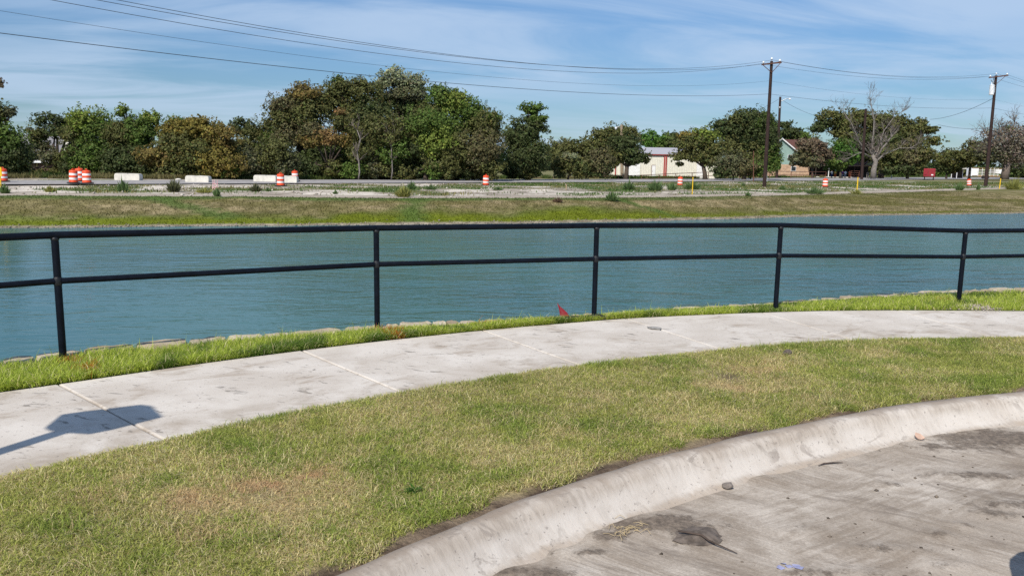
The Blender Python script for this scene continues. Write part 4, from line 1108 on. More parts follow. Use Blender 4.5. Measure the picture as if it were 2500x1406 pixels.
# ------------------------------------------------------------------ concrete blocks
def make_block(Lx, hz, seed, notch):
    r = random.Random(seed); w = 0.30
    prof = [(-Lx / 2 + .05, 0), (-Lx / 2, .06), (-Lx / 2 - .01, hz - .16), (-Lx / 2 + .06, hz - .03), (-Lx / 2 + .16, hz), (notch - .10, hz - r.uniform(0, .02)), (notch - .04, hz - .06), (notch + .04, hz - .065), (notch + .10, hz - .005), (Lx / 2 - .18, hz - r.uniform(0, .03)), (Lx / 2 - .06, hz - .05), (Lx / 2, hz - .18), (Lx / 2 - .01, .06), (Lx / 2 - .05, 0)]
    n_ = len(prof); V = []
    for (yy, k_) in ((-w - .06, 0), (-w, 1), (w, 1), (w + .06, 0)):
        for (a, z) in prof:
            V.append((a * (1 if k_ else .985), yy * (1 if z > .2 else 1.08), z * (1 if k_ else .985) - 0.03))
    fs = [tuple(range(n_)), tuple(range(4 * n_ - 1, 3 * n_ - 1, -1))]
    for s_ in range(3):
        fs += [(s_ * n_ + i, s_ * n_ + n_ + i, s_ * n_ + n_ + (i + 1) % n_, s_ * n_ + (i + 1) % n_) for i in range(n_)]
    return MB().add(V, fs)
for (px, py, dd_, Lx, hz, rz, lab, sd) in ((314.5, 441, 69.5, 2.12, .60, .05, 'pale concrete block nearest the cluster of drums, a weed in front', 1), (485, 446.5, 66.5, 1.92, .56, .02, 'grey concrete block second from the left with a chipped top', 2),
        (650, 447, 71.5, 2.02, .60, -.06, 'concrete block whose right end touches the drum beside it', 3), (706, 447.5, 70.5, 1.50, .60, .04, 'concrete block mostly behind the drum, rightmost of the four', 4)):
    q = atd(px, py, dd_); o = make_block(Lx, hz, sd, random.uniform(-.1, .15)).build('concrete_block', M_BLOCK)
    o.location = (q[0], q[1], float(ground(q[0], q[1])) + 0.0 if road_side(q[0], q[1]) < 0 else -0.045); o.rotation_euler = (0, 0, rz)
    tag(o, lab, 'concrete block', 'concrete blocks lying beside the road')
q = atd(435, 441, 73); lump('broken_concrete', (q[0], q[1], -0.02), (.28, .2, .12), M_BLOCK, 'small white broken lump lying on the road between two concrete blocks', 'rubble', 7)

# ------------------------------------------------------------------ markers and stakes
def marker(px, py, dd_, h, r, mat, name, label, cat, tx=0.0, group=None, head=False):
    q = atd(px, py, dd_); z = float(ground(q[0], q[1]))
    e = empty(name, (q[0], q[1], z), label, cat, group); e.rotation_euler = (0, tx, 0)
    MB().tube([(0, 0, -.2), (0, 0, h - .01), (0, 0, h)], [r, r, r * .7], 8).build('shaft', mat, e, True, 40)
    if head:
        MB().box((0.05, -0.04, h - .30), (.16, .03, .52), 0, .008).build('sign_panel', M_YELLOW, e)
    else:
        MB().lathe([(r * 1.15, h - .03), (r * 1.2, h), (r * .6, h + .02)], 8).build('cap', mat, e)
    return e
marker(3, 460, 47, 1.35, .035, M_YELLOW, 'marker_post', 'yellow marker post with a panel at the left frame edge', 'marker post', 0, 'yellow marker posts', True)
marker(1690, 474, 58, 1.2, .034, M_YELLOW, 'marker_post', 'slim yellow orange marker post on the track before the warehouse', 'marker post', 0, 'yellow marker posts')
marker(2092.5, 462, 80, 1.2, .055, M_YELLOW, 'marker_post', 'yellow marker post in front of the dead tree', 'marker post', 0, 'yellow marker posts')
marker(2440, 460, 97, 1.2, .055, M_YELLOW, 'marker_post', 'yellow marker post right of the rightmost utility pole', 'marker post', .03, 'yellow marker posts')
marker(1382, 466, 64, .45, .025, M_LATH, 'survey_stake', 'short bare wood stake left of the warehouse trees', 'stake')
q = atd(525, 463, 52); z = float(ground(q[0], q[1]))
e = empty('survey_lath', (q[0], q[1], z), 'crossed laths wrapped in pink ribbon on the rubble', 'survey marker')
for (a, b) in ((-.17, -.10), (.14, .17), (-.02, .02)):
    MB().tube([(a, 0, -.05), (b * .4 if a * b < 0 else b, 0.02, .66)], .022, 6).build('lath', M_PINK, e)
MB().box((0, -.03, .42), (.26, .015, .045), .02, .004, Matrix.Rotation(.25, 4, 'Y')).build('ribbon', M_PINK, e)
MB().box((-.01, -.03, .20), (.30, .015, .045), .02, .004, Matrix.Rotation(-.35, 4, 'Y')).build('ribbon', M_PINK, e)

# ------------------------------------------------------------------ utility poles and wires
def insul(p): return MB().lathe([(.035, 0), (.05, .03), (.12, .07), (.13, .12), (.09, .17), (.07, .22), (.03, .25)], 10, p)
def util_pole(base, top, arm_l, arm_r, label, r0=.20, r1=.14, transformer=False, brace=(1, 1)):
    e = empty('utility_pole', base, label, 'utility pole', 'utility poles carrying the power line')
    b = np.array(base); T_ = np.array(top) - b
    MB().tube([(-T_[0] * .03, -T_[1] * .03, -.5), tuple(T_ * .5), tuple(T_)], [r0, (r0 + r1) / 2, r1], 12).build('shaft', M_POLE, e, True, 40)
    AL, AR = np.array(arm_l) - b, np.array(arm_r) - b; dv = (AR - AL) / np.linalg.norm(AR - AL)
    mid_ = (AL + AR) / 2
    off = np.array([-dv[1], dv[0], 0]); off = off / np.linalg.norm(off) * -(r1 + .075)
    X_ = Vector(dv); Y_ = Vector((-dv[1], dv[0], 0)).normalized(); Z_ = X_.cross(Y_)
    rot = Matrix((X_, Y_, Z_)).transposed().to_4x4()
    MB().box(tuple(mid_ + off), (np.linalg.norm(AR - AL) + .35, .12, .15), rot=rot, ch=.01).build('crossarm', M_ARM, e)
    for s_, on in zip((-1, 1), brace):
        if on: MB().tube([tuple(mid_ + off * 1.3 + dv * s_ * .95), tuple(T_ * (1 - 1.15 / np.linalg.norm(T_)) + off * .9)], .035, 6).build('brace', M_ARM, e)
    for q_ in (AL, AR): insul(tuple(q_ + off + np.array([0, 0, .075]))).build('insulator', M_PORC, e, True)
    insul(tuple(T_ + np.array([0, 0, .12]))).build('insulator', M_PORC, e, True)
    MB().tube([tuple(T_ - np.array([0, 0, .1])), tuple(T_ + np.array([0, 0, .14]))], .03, 6).build('pole_pin', M_GALV, e)
    if transformer:
        c_ = T_ * .825 + np.array([-.55, -.25, 0]); tk = c_
        t_ = MB().lathe([(.27, 0), (.31, .04), (.31, 1.2), (.33, 1.22), (.33, 1.28), (.2, 1.36), (.0, 1.38)], 16, tuple(tk)).build('transformer', M_TANK, e, True, 35)
        MB().lathe([(.05, 0), (.09, .06), (.06, .12), (.09, .18), (.04, .30)], 8, (tk[0] - .1, tk[1], tk[2] + 1.34)).build('bushing', M_PORC, t_, True)
        MB().box((tk[0] + .3, tk[1] + .12, tk[2] + .7), (.35, .12, .7)).build('bracket', M_GALV, e)
        MB().tube([tuple(AL + dv * .6 - np.array([0, 0, .1])), tuple(AL + dv * .7 - np.array([0, 0, .9])), (tk[0] - .25, tk[1], tk[2] + 2.0)], .05, 6).build('fuse_cutout', M_GALV, e)
    return e
d1, d2 = 83.74, 112.23
def wpt(px, py, d): return atd(px, py, d)
base1 = (25.94, 83.74, float(ground(25.94, 83.74))); base2 = (65.37, 112.23, float(ground(65.37, 112.23)))
util_pole(base1, wpt(1884, 150, d1), wpt(1862, 158.5, d1), wpt(1902, 154, d1), 'tall brown wooden utility pole with crossarm, left of the two', .21, .145)
util_pole(base2, wpt(2432, 185, d2), wpt(2415, 190.5, d2), wpt(2456, 185.5, d2), 'wooden utility pole carrying a grey transformer, at the right', .25, .16, True, (0, 1))
P0 = np.array([-37.5, 5.0]); dlt = np.array([39.43, 28.49])
att1 = {'a': wpt(1886, 147, d1), 'l': wpt(1858, 156, d1), 'r': wpt(1904, 151, d1), 'n': wpt(1878, 198, d1), 't': wpt(1878, 230, d1)}
att2 = {'a': wpt(2434, 180, d2), 'l': wpt(2415, 187, d2), 'r': wpt(2459, 183, d2), 'n': wpt(2427, 243, d2), 't': wpt(2423, 264, d2)}
z0 = {'a': (10.16, 3.69), 'l': (10.19, 3.74), 'r': (10.25, 3.70), 'n': (8.54, 2.78), 't': (6.92, 1.89)}
sag12 = {'a': .98, 'l': .90, 'r': .95, 'n': .69, 't': .53}
offx = {'a': (0, 0), 'l': (-.45, .7), 'r': (.45, -.7), 'n': (0, 0), 't': (0, 0)}
util_pole((P0[0], P0[1], -.1), (P0[0], P0[1], 10.0), (P0[0] - .55, P0[1] + .85, 9.9), (P0[0] + .55, P0[1] - .85, 9.95), 'wooden utility pole standing past the left frame edge', .2, .14)
base3 = np.array([65.37 + dlt[0], 112.23 + dlt[1]])
util_pole((*base3, 0), (base3[0], base3[1], 14.6), (base3[0] - 1, base3[1] + .5, 14.2), (base3[0] + 1, base3[1] - .5, 14.2), 'wooden utility pole standing past the right frame edge', .2, .14)
def span(a, b, sag, n=40):
    a, b = np.array(a), np.array(b); t = np.linspace(0, 1, n)[:, None]
    P = a * (1 - t) + b * t; P[:, 2] -= (4 * sag * t * (1 - t))[:, 0]; return P
wl = {'a': ('top conductor wire strung over the pole tops', .012), 'l': ('conductor wire on the left end of the crossarms', .012), 'r': ('conductor wire on the right end of the crossarms', .012), 'n': ('faint thin neutral wire below the crossarms', .007), 't': ('lowest thick cable strung between the utility poles', .014)}
for k_, (lab, rad) in wl.items():
    a0 = np.array([P0[0] + offx[k_][0], P0[1] + offx[k_][1], z0[k_][0]])
    a3 = att2[k_] + np.array([dlt[0], dlt[1], -.2])
    P = np.vstack([span(a0, att1[k_], z0[k_][1]), span(att1[k_], att2[k_], sag12[k_])[1:], span(att2[k_], a3, sag12[k_])[1:]])
    tag(MB().tube([tuple(v) for v in P], rad, 5).build('power_line', M_WIRE), lab, 'wire', 'wires of the power line')

# thinner service poles by the house
def thin_pole(px, py, dd_, pxt, pyt, r, label, arm=None, name='service_pole', mat=None, z=None):
    b = atd(px, py, dd_); t = atd(pxt, pyt, dd_); zb = 0 if z is None else z
    e = empty(name, (b[0], b[1], zb), label, 'pole')
    MB().tube([(0, 0, -.4), (t[0] - b[0], t[1] - b[1], t[2] - zb)], [r, r * .75], 10).build('shaft', mat or M_POLE, e, True, 40)
    return e, np.array([b[0], b[1], zb]), t
e, b_, t_ = thin_pole(1896, 435, 170, 1905, 237, .31, 'slim dark pole with a lamp arm before the brick house')
tp = t_ - b_
MB().tube([tuple(tp - np.array([0, 0, 1.0])), tuple(tp + np.array([1.2, 0, -.4])), tuple(tp + np.array([2.0, 0, -.25]))], .07, 6).build('lamp_arm', M_GALV, e)
MB().lathe([(.02, 0), (.22, -.1), (.24, -.3), (.12, -.4)], 8, tuple(tp + np.array([2.0, 0, -.2]))).build('lamp_head', M_PORC, e)
MB().lathe([(.30, 0), (.33, .1), (.33, .25), (.30, .3)], 8, tuple(tp * .86)).build('strap', M_GALV, e)
SP1 = t_
thin_pole(2104, 432, 165, 2114, 266, .30, 'bare dark pole with no arms beside the dead tree')
e, b_, t_ = thin_pole(1519, 440, 128, 1517.5, 305, .28, 'light wooden pole with a white lamp above the warehouse trees', mat=m_plain('weathered_pole_wood', (0.30, 0.235, 0.165), .9, var=.2))
tp = t_ - b_
MB().tube([tuple(tp - np.array([0, 0, .55])), tuple(tp + np.array([-.45, -.1, -.35])), tuple(tp + np.array([-.85, -.1, -.42]))], .05, 6).build('lamp_arm', M_GALV, e)
MB().lathe([(.03, .05), (.16, 0), (.20, -.12), (.13, -.32), (.05, -.38)], 10, tuple(tp + np.array([-.88, -.1, -.42]))).build('lamp_head', M_PORC, e)
thin_pole(1840, 440, 120, 1840, 369, .07, 'thin rusty pipe pole among the trees left of the tall utility pole', mat=M_RUST)
thin_pole(1871.5, 440, 118, 1871.5, 420, .12, 'short white pipe post behind the foot of the tall utility pole', mat=M_WHITE)
sv = [(SP1 + np.array([-.3, 0, -.5]), atd(1700, 325, 178), .8, 'service wire dropping left from the slim lamp pole'),
      (SP1 + np.array([.4, 0, -.6]), atd(2000, 285, 190), .4, 'service wire dropping right from the slim lamp pole'),
      (wpt(2424, 241, d2), atd(2270, 292, 150), .6, 'service wire running down left from the transformer pole'),
      (atd(2290, 305, 150), atd(2520, 290, 160), 1.3, 'thin wire running level behind the transformer pole')]
for a, b, s_, lab in sv:
    tag(MB().tube([tuple(v) for v in span(a, b, s_, 20)], .026, 5).build('service_wire', M_WIRE), lab, 'wire', 'thin service wires')

# ------------------------------------------------------------------ pipe fence
fence = empty('pipe_fence', (0, 0, 0), 'rusty brown pipe fence running along the far side of the road', 'fence')
FP = [(1085, 437, 113), (1130, 436.6, 114), (1180, 436.2, 115), (1230, 435.6, 116.5), (1285, 435, 118), (1335, 434, 120), (1390, 433, 122), (1445, 431.8, 124), (1510, 429.8, 126), (1567, 428, 129), (1609, 426, 131), (1650, 424, 133.5), (1690, 422.5, 136), (1730, 420.6, 139), (1769, 419.5, 142), (1806, 419, 146), (1843, 418.8, 150), (1880, 418.6, 155), (1932, 419, 161), (1983, 420, 167), (2017, 420, 172)]
FQ = [atd(*v) for v in FP]
for v in FQ: MB().tube([(v[0], v[1], -.6), (v[0], v[1], v[2] + .02)], .06, 8).build('post', M_RUST, fence)
for a, b in zip(FQ[:-1], FQ[1:]):
    MB().tube([tuple(a), tuple(b)], .055, 6).build('rail', M_RUST, fence)
    MB().tube([(a[0], a[1], a[2] - .62), (b[0], b[1], b[2] - .62)], .05, 6).build('rail', M_RUST, fence)
gate = empty('pipe_gate', (0, 0, 0), 'rusty pipe gate in front of the porch beside the bare pole', 'gate')
GA, GB = atd(2078, 418, 178), atd(2098, 418, 178)
for v in (GA, GB): MB().tube([(v[0], v[1], -.1), (v[0], v[1], v[2] + .05)], .07, 8).build('post', M_RUST, gate)
for k_ in range(4): MB().tube([(GA[0], GA[1], GA[2] - .4 * k_), (GB[0], GB[1], GB[2] - .4 * k_)], .045, 6).build('rail', M_RUST, gate)
wp = empty('picket_posts', (0, 0, 0), 'row of pale posts at the foot of the dead tree', 'fence')
for px in (2117, 2121, 2127):
    v = atd(px, 421, 176); MB().tube([(v[0], v[1], -.2), (v[0], v[1], v[2])], .10, 8).build('post', M_DEADBARK, wp)

# ------------------------------------------------------------------ warehouse
WD = 142.0
def wx(px): return atd(px, 420, WD)[0]
zb = 0.0
wz = lambda px, py: atd(px, py, WD)[2]
x0, x1 = wx(1466), wx(1752); ztop = wz(1610, 377); yw = WD
wh = empty('warehouse', (x0, yw, zb), 'long cream metal warehouse with red trim and white doors', 'building')
def wl_(x): return x - x0
# ribbed front wall with the pitch of a real panel, openings left by the doors standing 2 cm proud
mb = MB(); pitch = 0.30; xs = np.arange(0, x1 - x0, pitch)
vs = []
for xx in xs:
    for (dx_, dy_) in ((0, 0), (.20, 0), (.225, -.06), (.275, -.06)):
        vs.append((xx + dx_, dy_, -.3)); vs.append((xx + dx_, dy_, ztop))
mb.add(vs, [(2 * i, 2 * i + 2, 2 * i + 3, 2 * i + 1) for i in range(len(vs) // 2 - 1)])
mb.add([(0, 0, -.3), (0, 14, -.3), (0, 14, ztop), (0, 0, ztop), (0, 7, ztop + 1.2)], [(0, 3, 4, 2, 1)])
xe = x1 - x0
mb.add([(xe, 0, -.3), (xe, 14, -.3), (xe, 14, ztop), (xe, 0, ztop), (xe, 7, ztop + 1.2), (0, 14, -.3), (0, 14, ztop)], [(0, 1, 2, 4, 3), (1, 5, 6, 2)])
mb.build('wall', M_CREAM, wh)
rf = MB().add([(-.2, -.35, ztop + .05), (xe + .2, -.35, ztop + .05), (xe + .2, 7, ztop + 1.32), (-.2, 7, ztop + 1.32), (-.2, 14.3, ztop + .05), (xe + .2, 14.3, ztop + .05),
               (-.2, -.35, ztop - .02), (xe + .2, -.35, ztop - .02), (xe + .2, 7, ztop + 1.25), (-.2, 7, ztop + 1.25), (-.2, 14.3, ztop - .02), (xe + .2, 14.3, ztop - .02)],
              [(0, 1, 2, 3), (3, 2, 5, 4), (7, 6, 9, 8), (8, 9, 10, 11), (0, 6, 7, 1), (4, 5, 11, 10)]).build('roof', M_ROOFMETAL, wh)
MB().box((xe / 2, -.20, ztop - .09), (xe + .1, .22, .17), ch=.01).build('eave_trim', M_REDTRIM, wh)
for px in (1502.5, 1530.5, 1620.5, 1625.5):
    MB().box((wl_(wx(px)), -.12, (ztop - .28) / 2), (.17, .10, ztop - .28), ch=.01).build('downspout', M_REDTRIM, wh)
MB().box((wl_(wx(1623)), -.075, (ztop - .28) / 2), (.24, .03, ztop - .28)).build('corner_trim', m_plain('pink_faded_trim', (.55, .30, .26), .6), wh)
def roll_door(pa, pb, zt, nm):
    xa, xb = wl_(wx(pa)), wl_(wx(pb)); m_ = MB(); h = .22; z = 0.0; vs = []
    while z < zt:
        vs += [(xa, -.075, z), (xb, -.075, z), (xa, -.11, z + .05), (xb, -.11, z + .05), (xa, -.11, z + h - .04), (xb, -.11, z + h - .04)]; z += h
    m_.add(vs, [(2 * i, 2 * i + 1, 2 * i + 3, 2 * i + 2) for i in range(len(vs) // 2 - 1)])
    m_.add([(xa, -.07, 0), (xb, -.07, 0), (xb, -.07, z), (xa, -.07, z)], [(0, 1, 2, 3)])
    o = m_.build(nm, M_WHITE, wh)
    for s_ in (xa - .05, xb + .05): MB().box((s_, -.09, zt / 2 + .05), (.08, .07, zt + .2)).build('door_frame', M_CREAM, o)
roll_door(1533, 1562, wz(1545, 404), 'roller_door')
roll_door(1700, 1718, wz(1710, 398), 'roller_door')
xa, xb = wl_(wx(1591)), wl_(wx(1599.5)); zt = wz(1595, 404.5)
dr = MB().box(((xa + xb) / 2, -.10, zt / 2), (xb - xa, .06, zt), ch=.01).build('door', M_WHITE, wh)
MB().box((xa - .04, -.09, zt / 2 + .03), (.07, .09, zt + .08)).build('door_frame', M_RUST, dr)
MB().box(((xa + xb) / 2, -.09, zt + .05), (xb - xa + .02, .09, .07)).build('door_frame', M_RUST, dr)
MB().box((xa + .1, -.15, 1.05), (.06, .06, .14), ch=.01).build('handle', M_GALV, dr)

# ------------------------------------------------------------------ houses
HD = 205.0
hx = lambda px: atd(px, 420, HD)[0]
hz_ = lambda px, py: atd(px, py, HD)[2]
hs = empty('house', (hx(1868), HD, 0), 'two storey house with pale green siding, brick base and brown roof', 'house')
ox = hx(1868); wA = hx(1937) - ox; zr = hz_(1903, 339); ze = hz_(1936, 366); zbk = hz_(1930, 402)
xr = hx(1903) - ox
# gable block facing the road, its right slope carried on over the lower wing
mb = MB(); mb.prism([(0, zbk), (wA, zbk), (wA, ze), (xr, zr), (0, ze + .2)], 0, 11); mb.build('upper_wall', M_GREENSIDING, hs)
mb = MB()
for k_ in range(26):
    z = zbk + .2 + k_ * .26
    if z > zr - .3: break
    hwid = wA - .02 if z < ze else xr + (wA - xr) * (zr - z) / (zr - ze) - .02
    lwid = .02 if z < ze + .2 else xr - xr * (zr - z) / (zr - ze - .2) + .02
    mb.box(((lwid + hwid) / 2, -.02, z), (hwid - lwid, .035, .05))
mb.build('siding_laps', M_GREENSIDING, hs)
MB().box((wA / 2 + 1.2, 5.45, zbk / 2 - .1), (wA + 2.4 + 3, 11.2, zbk + .18)).build('brick_wall', M_BRICK, hs)
xg = hx(2015) - ox
MB().box(((wA + xg) / 2 + .3, 6.6, (zbk + ze) / 2), (xg - wA, 8, ze - zbk), 0).build('side_wall', M_GREENSIDING, hs)
ov = .5
def slab(P4, th=.16):
    return [tuple(p) for p in P4] + [(p[0], p[1], p[2] - th) for p in P4], [(0, 1, 2, 3), (7, 6, 5, 4), (0, 4, 5, 1), (1, 5, 6, 2), (2, 6, 7, 3), (3, 7, 4, 0)]
sl = (zr - ze) / (wA - xr)
r_ = MB()
r_.add(*slab([(xr, -ov, zr + .12), (wA + .6, -ov, ze - sl * .6 + .12), (wA + .6, 11.4, ze - sl * .6 + .12), (xr, 11.4, zr + .12)]))
r_.add(*slab([(-.6, -ov, ze), (xr - .01, -ov, zr + .12), (xr - .01, 11.4, zr + .12), (-.6, 11.4, ze)]))
r_.add(*slab([(xr + 1.5, 5.2, zr + .02), (wA + .1, 2.2, ze - .1), (xg + .8, 2.2, ze - .1), (xg + .8, 7.0, zr + .02)]))
rf_ = r_.build('roof', M_BROWNSHINGLE, hs)
for (pa, pb) in (((xr, zr + .13), (wA + .6, ze - sl * .6 + .13)), ((-.6, ze + .01), (xr, zr + .13))):
    mid_ = ((pa[0] + pb[0]) / 2, -ov - .05, (pa[1] + pb[1]) / 2 - .10); ang = math.atan2(pb[1] - pa[1], pb[0] - pa[0]); ln = math.hypot(pb[0] - pa[0], pb[1] - pa[1])
    MB().box(mid_, (ln, .06, .26), rot=Matrix.Rotation(-ang, 4, 'Y')).build('bargeboard', M_WHITE, rf_)
for px in (1893, 1926):
    w_o = MB().box((hx(px) - ox, -.06, zbk + 1.7), (1.1, .06, 1.5), ch=.01).build('window', M_WHITE, hs)
    MB().box((hx(px) - ox, -.10, zbk + 1.7), (.9, .03, 1.3)).build('pane', M_GLASS, w_o)
w_o = MB().box((hx(1936) - ox, -.22, 1.9), (1.3, .06, 1.2), ch=.01).build('window', M_WHITE, hs)
MB().box((hx(1936) - ox, -.26, 1.9), (1.1, .03, 1.0)).build('pane', M_GLASS, w_o)
# porch wing, deep and open to the front
pa_, pb_ = hx(1972) - ox, hx(2132) - ox; zf = hz_(2050, 404)
porch = empty('porch_wing', (ox, HD - 4, 0), 'low brown porch with deep shade in front of the house', 'porch')
r2 = MB(); r2.add(*slab([(pa_, -1, zf), (pb_, -1, zf), (pb_, 7, zf + 2.0), (pa_, 7, zf + 2.0)])).build('roof', M_BROWNSHINGLE, porch)
MB().box(((pa_ + pb_) / 2, -1.04, zf - .06), (pb_ - pa_, .07, .28)).build('fascia', m_plain('taupe_fascia', (.26, .20, .17), .8), porch)
MB().box(((pa_ + pb_) / 2, 7, zf / 2), (pb_ - pa_, .2, zf)).build('back_wall', M_DARKWOOD, porch)
MB().box(((pa_ + pb_) / 2, 3.2, -.0), (pb_ - pa_, 7.2, .16)).build('porch_floor', M_BLOCK, porch)
for k_ in range(6):
    MB().box((pa_ + .3 + (pb_ - pa_ - .6) * k_ / 5, -.6, zf / 2 - .1), (.16, .16, zf - .2)).build('post', M_WHITE if k_ in (1,) else M_DARKWOOD, porch)
for (pc, wdt, pt) in ((2110, 48, 391), (2009, 26, 386)):
    xc = hx(pc) - ox; hw = wdt / 2 * HD / F; zt_ = hz_(pc, pt)
    MB().prism([(xc - hw, zf + .12), (xc + hw, zf + .12), (xc, zt_)], -1.0, 3).build('gable', M_GREENSIDING, porch)
    g_ = MB()
    g_.add(*slab([(xc - hw - .3, -1.3, zf + .02), (xc, -1.3, zt_ + .16), (xc, 4, zt_ + .16), (xc - hw - .3, 4, zf + .02)], .1)); g_.add(*slab([(xc + .005, -1.3, zt_ + .16), (xc + hw + .3, -1.3, zf + .02), (xc + hw + .3, 4, zf + .02), (xc + .005, 4, zt_ + .16)], .1))
    g_.build('gable_roof', M_BROWNSHINGLE, porch)

# house behind the left trees
LD = 112.0
lx = lambda px: atd(px, 420, LD)[0]
lz = lambda px, py: atd(px, py, LD)[2]
lh = empty('house', (lx(-60), LD, 0), 'dark brick house with a grey roof glimpsed behind the left trees', 'house')
o0 = lx(-60); wl2 = lx(190) - o0; zE = lz(75, 394); zR = lz(110, 328)
MB().box((wl2 / 2, 4, zE / 2 - .2), (wl2, 8, zE + .4)).build('wall', m_plain('dark_red_brick', (.13, .075, .06), .9, var=.25, scale=6), lh)
MB().add(*slab([(-.5, -.6, zE), (wl2 + .5, -.6, zE), (wl2 + .5, 5, zR), (-.5, 5, zR)])).build('roof', M_GREYSHINGLE, lh)
MB().box((wl2 / 2, -.64, zE - .06), (wl2 + 1, .07, .26)).build('fascia', M_WHITE, lh)
MB().box((lx(150) - o0, 2.0, lz(150, 350)), (.7, .7, 2.2)).build('chimney', M_BLOCK, lh)
for px in (62, 96):
    w_o = MB().box((lx(px) - o0, -.03, 1.5), (1.5, .06, 1.2)).build('window', M_DARKWOOD, lh)
    MB().box((lx(px) - o0, -.07, 1.5), (1.3, .03, 1.0)).build('pane', M_GLASS, w_o)

# ------------------------------------------------------------------ trailers, shed at the far right
TD = 225.0
def far_thing(px, d): return atd(px, 432, d)[0]
tr = empty('box_trailer', (far_thing(2268, 182), 182, 0), 'red box trailer parked under the far oaks', 'trailer')
MB().box((0, 0, 1.75), (2.9, 5.2, 2.2), 0, .12).build('body', M_RED, tr)
MB().box((-.2, -2.63, 1.75), (.06, .06, 2.0)).build('door_seam', M_RUST, tr)
MB().box((.75, -2.64, 1.2), (.5, .05, .3), ch=.01).build('lamp_cluster', M_WHITE, tr)
for sx_2 in (-1.1, 1.1):
    for sy_2 in (-1.2, 0.4): 
        w2 = MB().tube([(sx_2 - .12, sy_2, .42), (sx_2 + .12, sy_2, .42)], .42, 14).build('wheel', M_RUBBER, tr)
tr.scale = (.80, .84, .84); tr.rotation_euler = (0, 0, -0.47)
st_ = empty('stock_trailer', (far_thing(2404, TD), TD, 0), 'long white livestock trailer with open slatted sides', 'trailer')
Lst = (far_thing(2442, TD) - far_thing(2362, TD))
MB().box((-Lst / 2 + 1.0, 0, 1.75), (2.0, 2.4, 2.2), 0, .06).build('nose', M_WHITE, st_)
MB().box((Lst / 2 - 1.2, 0, 2.0), (2.4, 2.4, 1.2), 0, .06).build('tail_panel', M_WHITE, st_)
MB().box((0, 0, .75), (Lst - .6, 2.4, .25)).build('floor', M_LATH, st_)
MB().box((0, 0, 2.85), (Lst - .4, 2.5, .12), 0, .02).build('roof', m_plain('tan_roof', (.45, .28, .16), .7), st_)
for k_ in range(4): MB().box((.1, -1.21, 1.15 + k_ * .42), (Lst - 3.0, .05, .14)).build('slat', M_BLOCK, st_)
for k_ in range(6): MB().box((-Lst / 2 + 1.9 + k_ * (Lst - 3.6) / 5, -1.24, 1.8), (.1, .06, 2.1)).build('upright', M_WHITE, st_)
for xx in (-1.2, .1): MB().tube([(xx, -1.35, .42), (xx, -1.1, .42)], .42, 14).build('wheel', M_RUBBER, st_)
sd = empty('shed', (far_thing(2349, TD + 6), TD + 6, 0), 'small open shed with a pale gable left of the white trailer', 'shed')
MB().prism([(-1.7, 2.6), (1.7, 2.6), (0, 3.6)], -.1, 3).build('gable', M_BLOCK, sd)
mbs = MB(); mbs.add(*slab([(-2.0, -.4, 2.5), (0, -.4, 3.7), (0, 3.4, 3.7), (-2.0, 3.4, 2.5)], .1)); mbs.add(*slab([(.01, -.4, 3.7), (2.0, -.4, 2.5), (2.0, 3.4, 2.5), (.01, 3.4, 3.7)], .1)); mbs.build('roof', M_GREYSHINGLE, sd)
for xx in (-1.6, 1.6):
    for yy in (0, 2.8): MB().box((xx, yy, 1.2), (.14, .14, 2.8)).build('post', M_WHITE, sd)
MB().box((0, 2.9, 1.2), (3.2, .08, 2.4)).build('back_wall', M_DARKWOOD, sd)
v = atd(2178, 415, 190); pt_ = empty('gate_post', (v[0], v[1], 0), 'white post with a small box under the oaks left of the red trailer', 'post')
MB().tube([(0, 0, -.2), (0, 0, v[2])], .11, 8).build('shaft', M_WHITE, pt_); MB().box((.2, 0, v[2] - .2), (.4, .3, .28), ch=.02).build('box', M_WHITE, pt_)

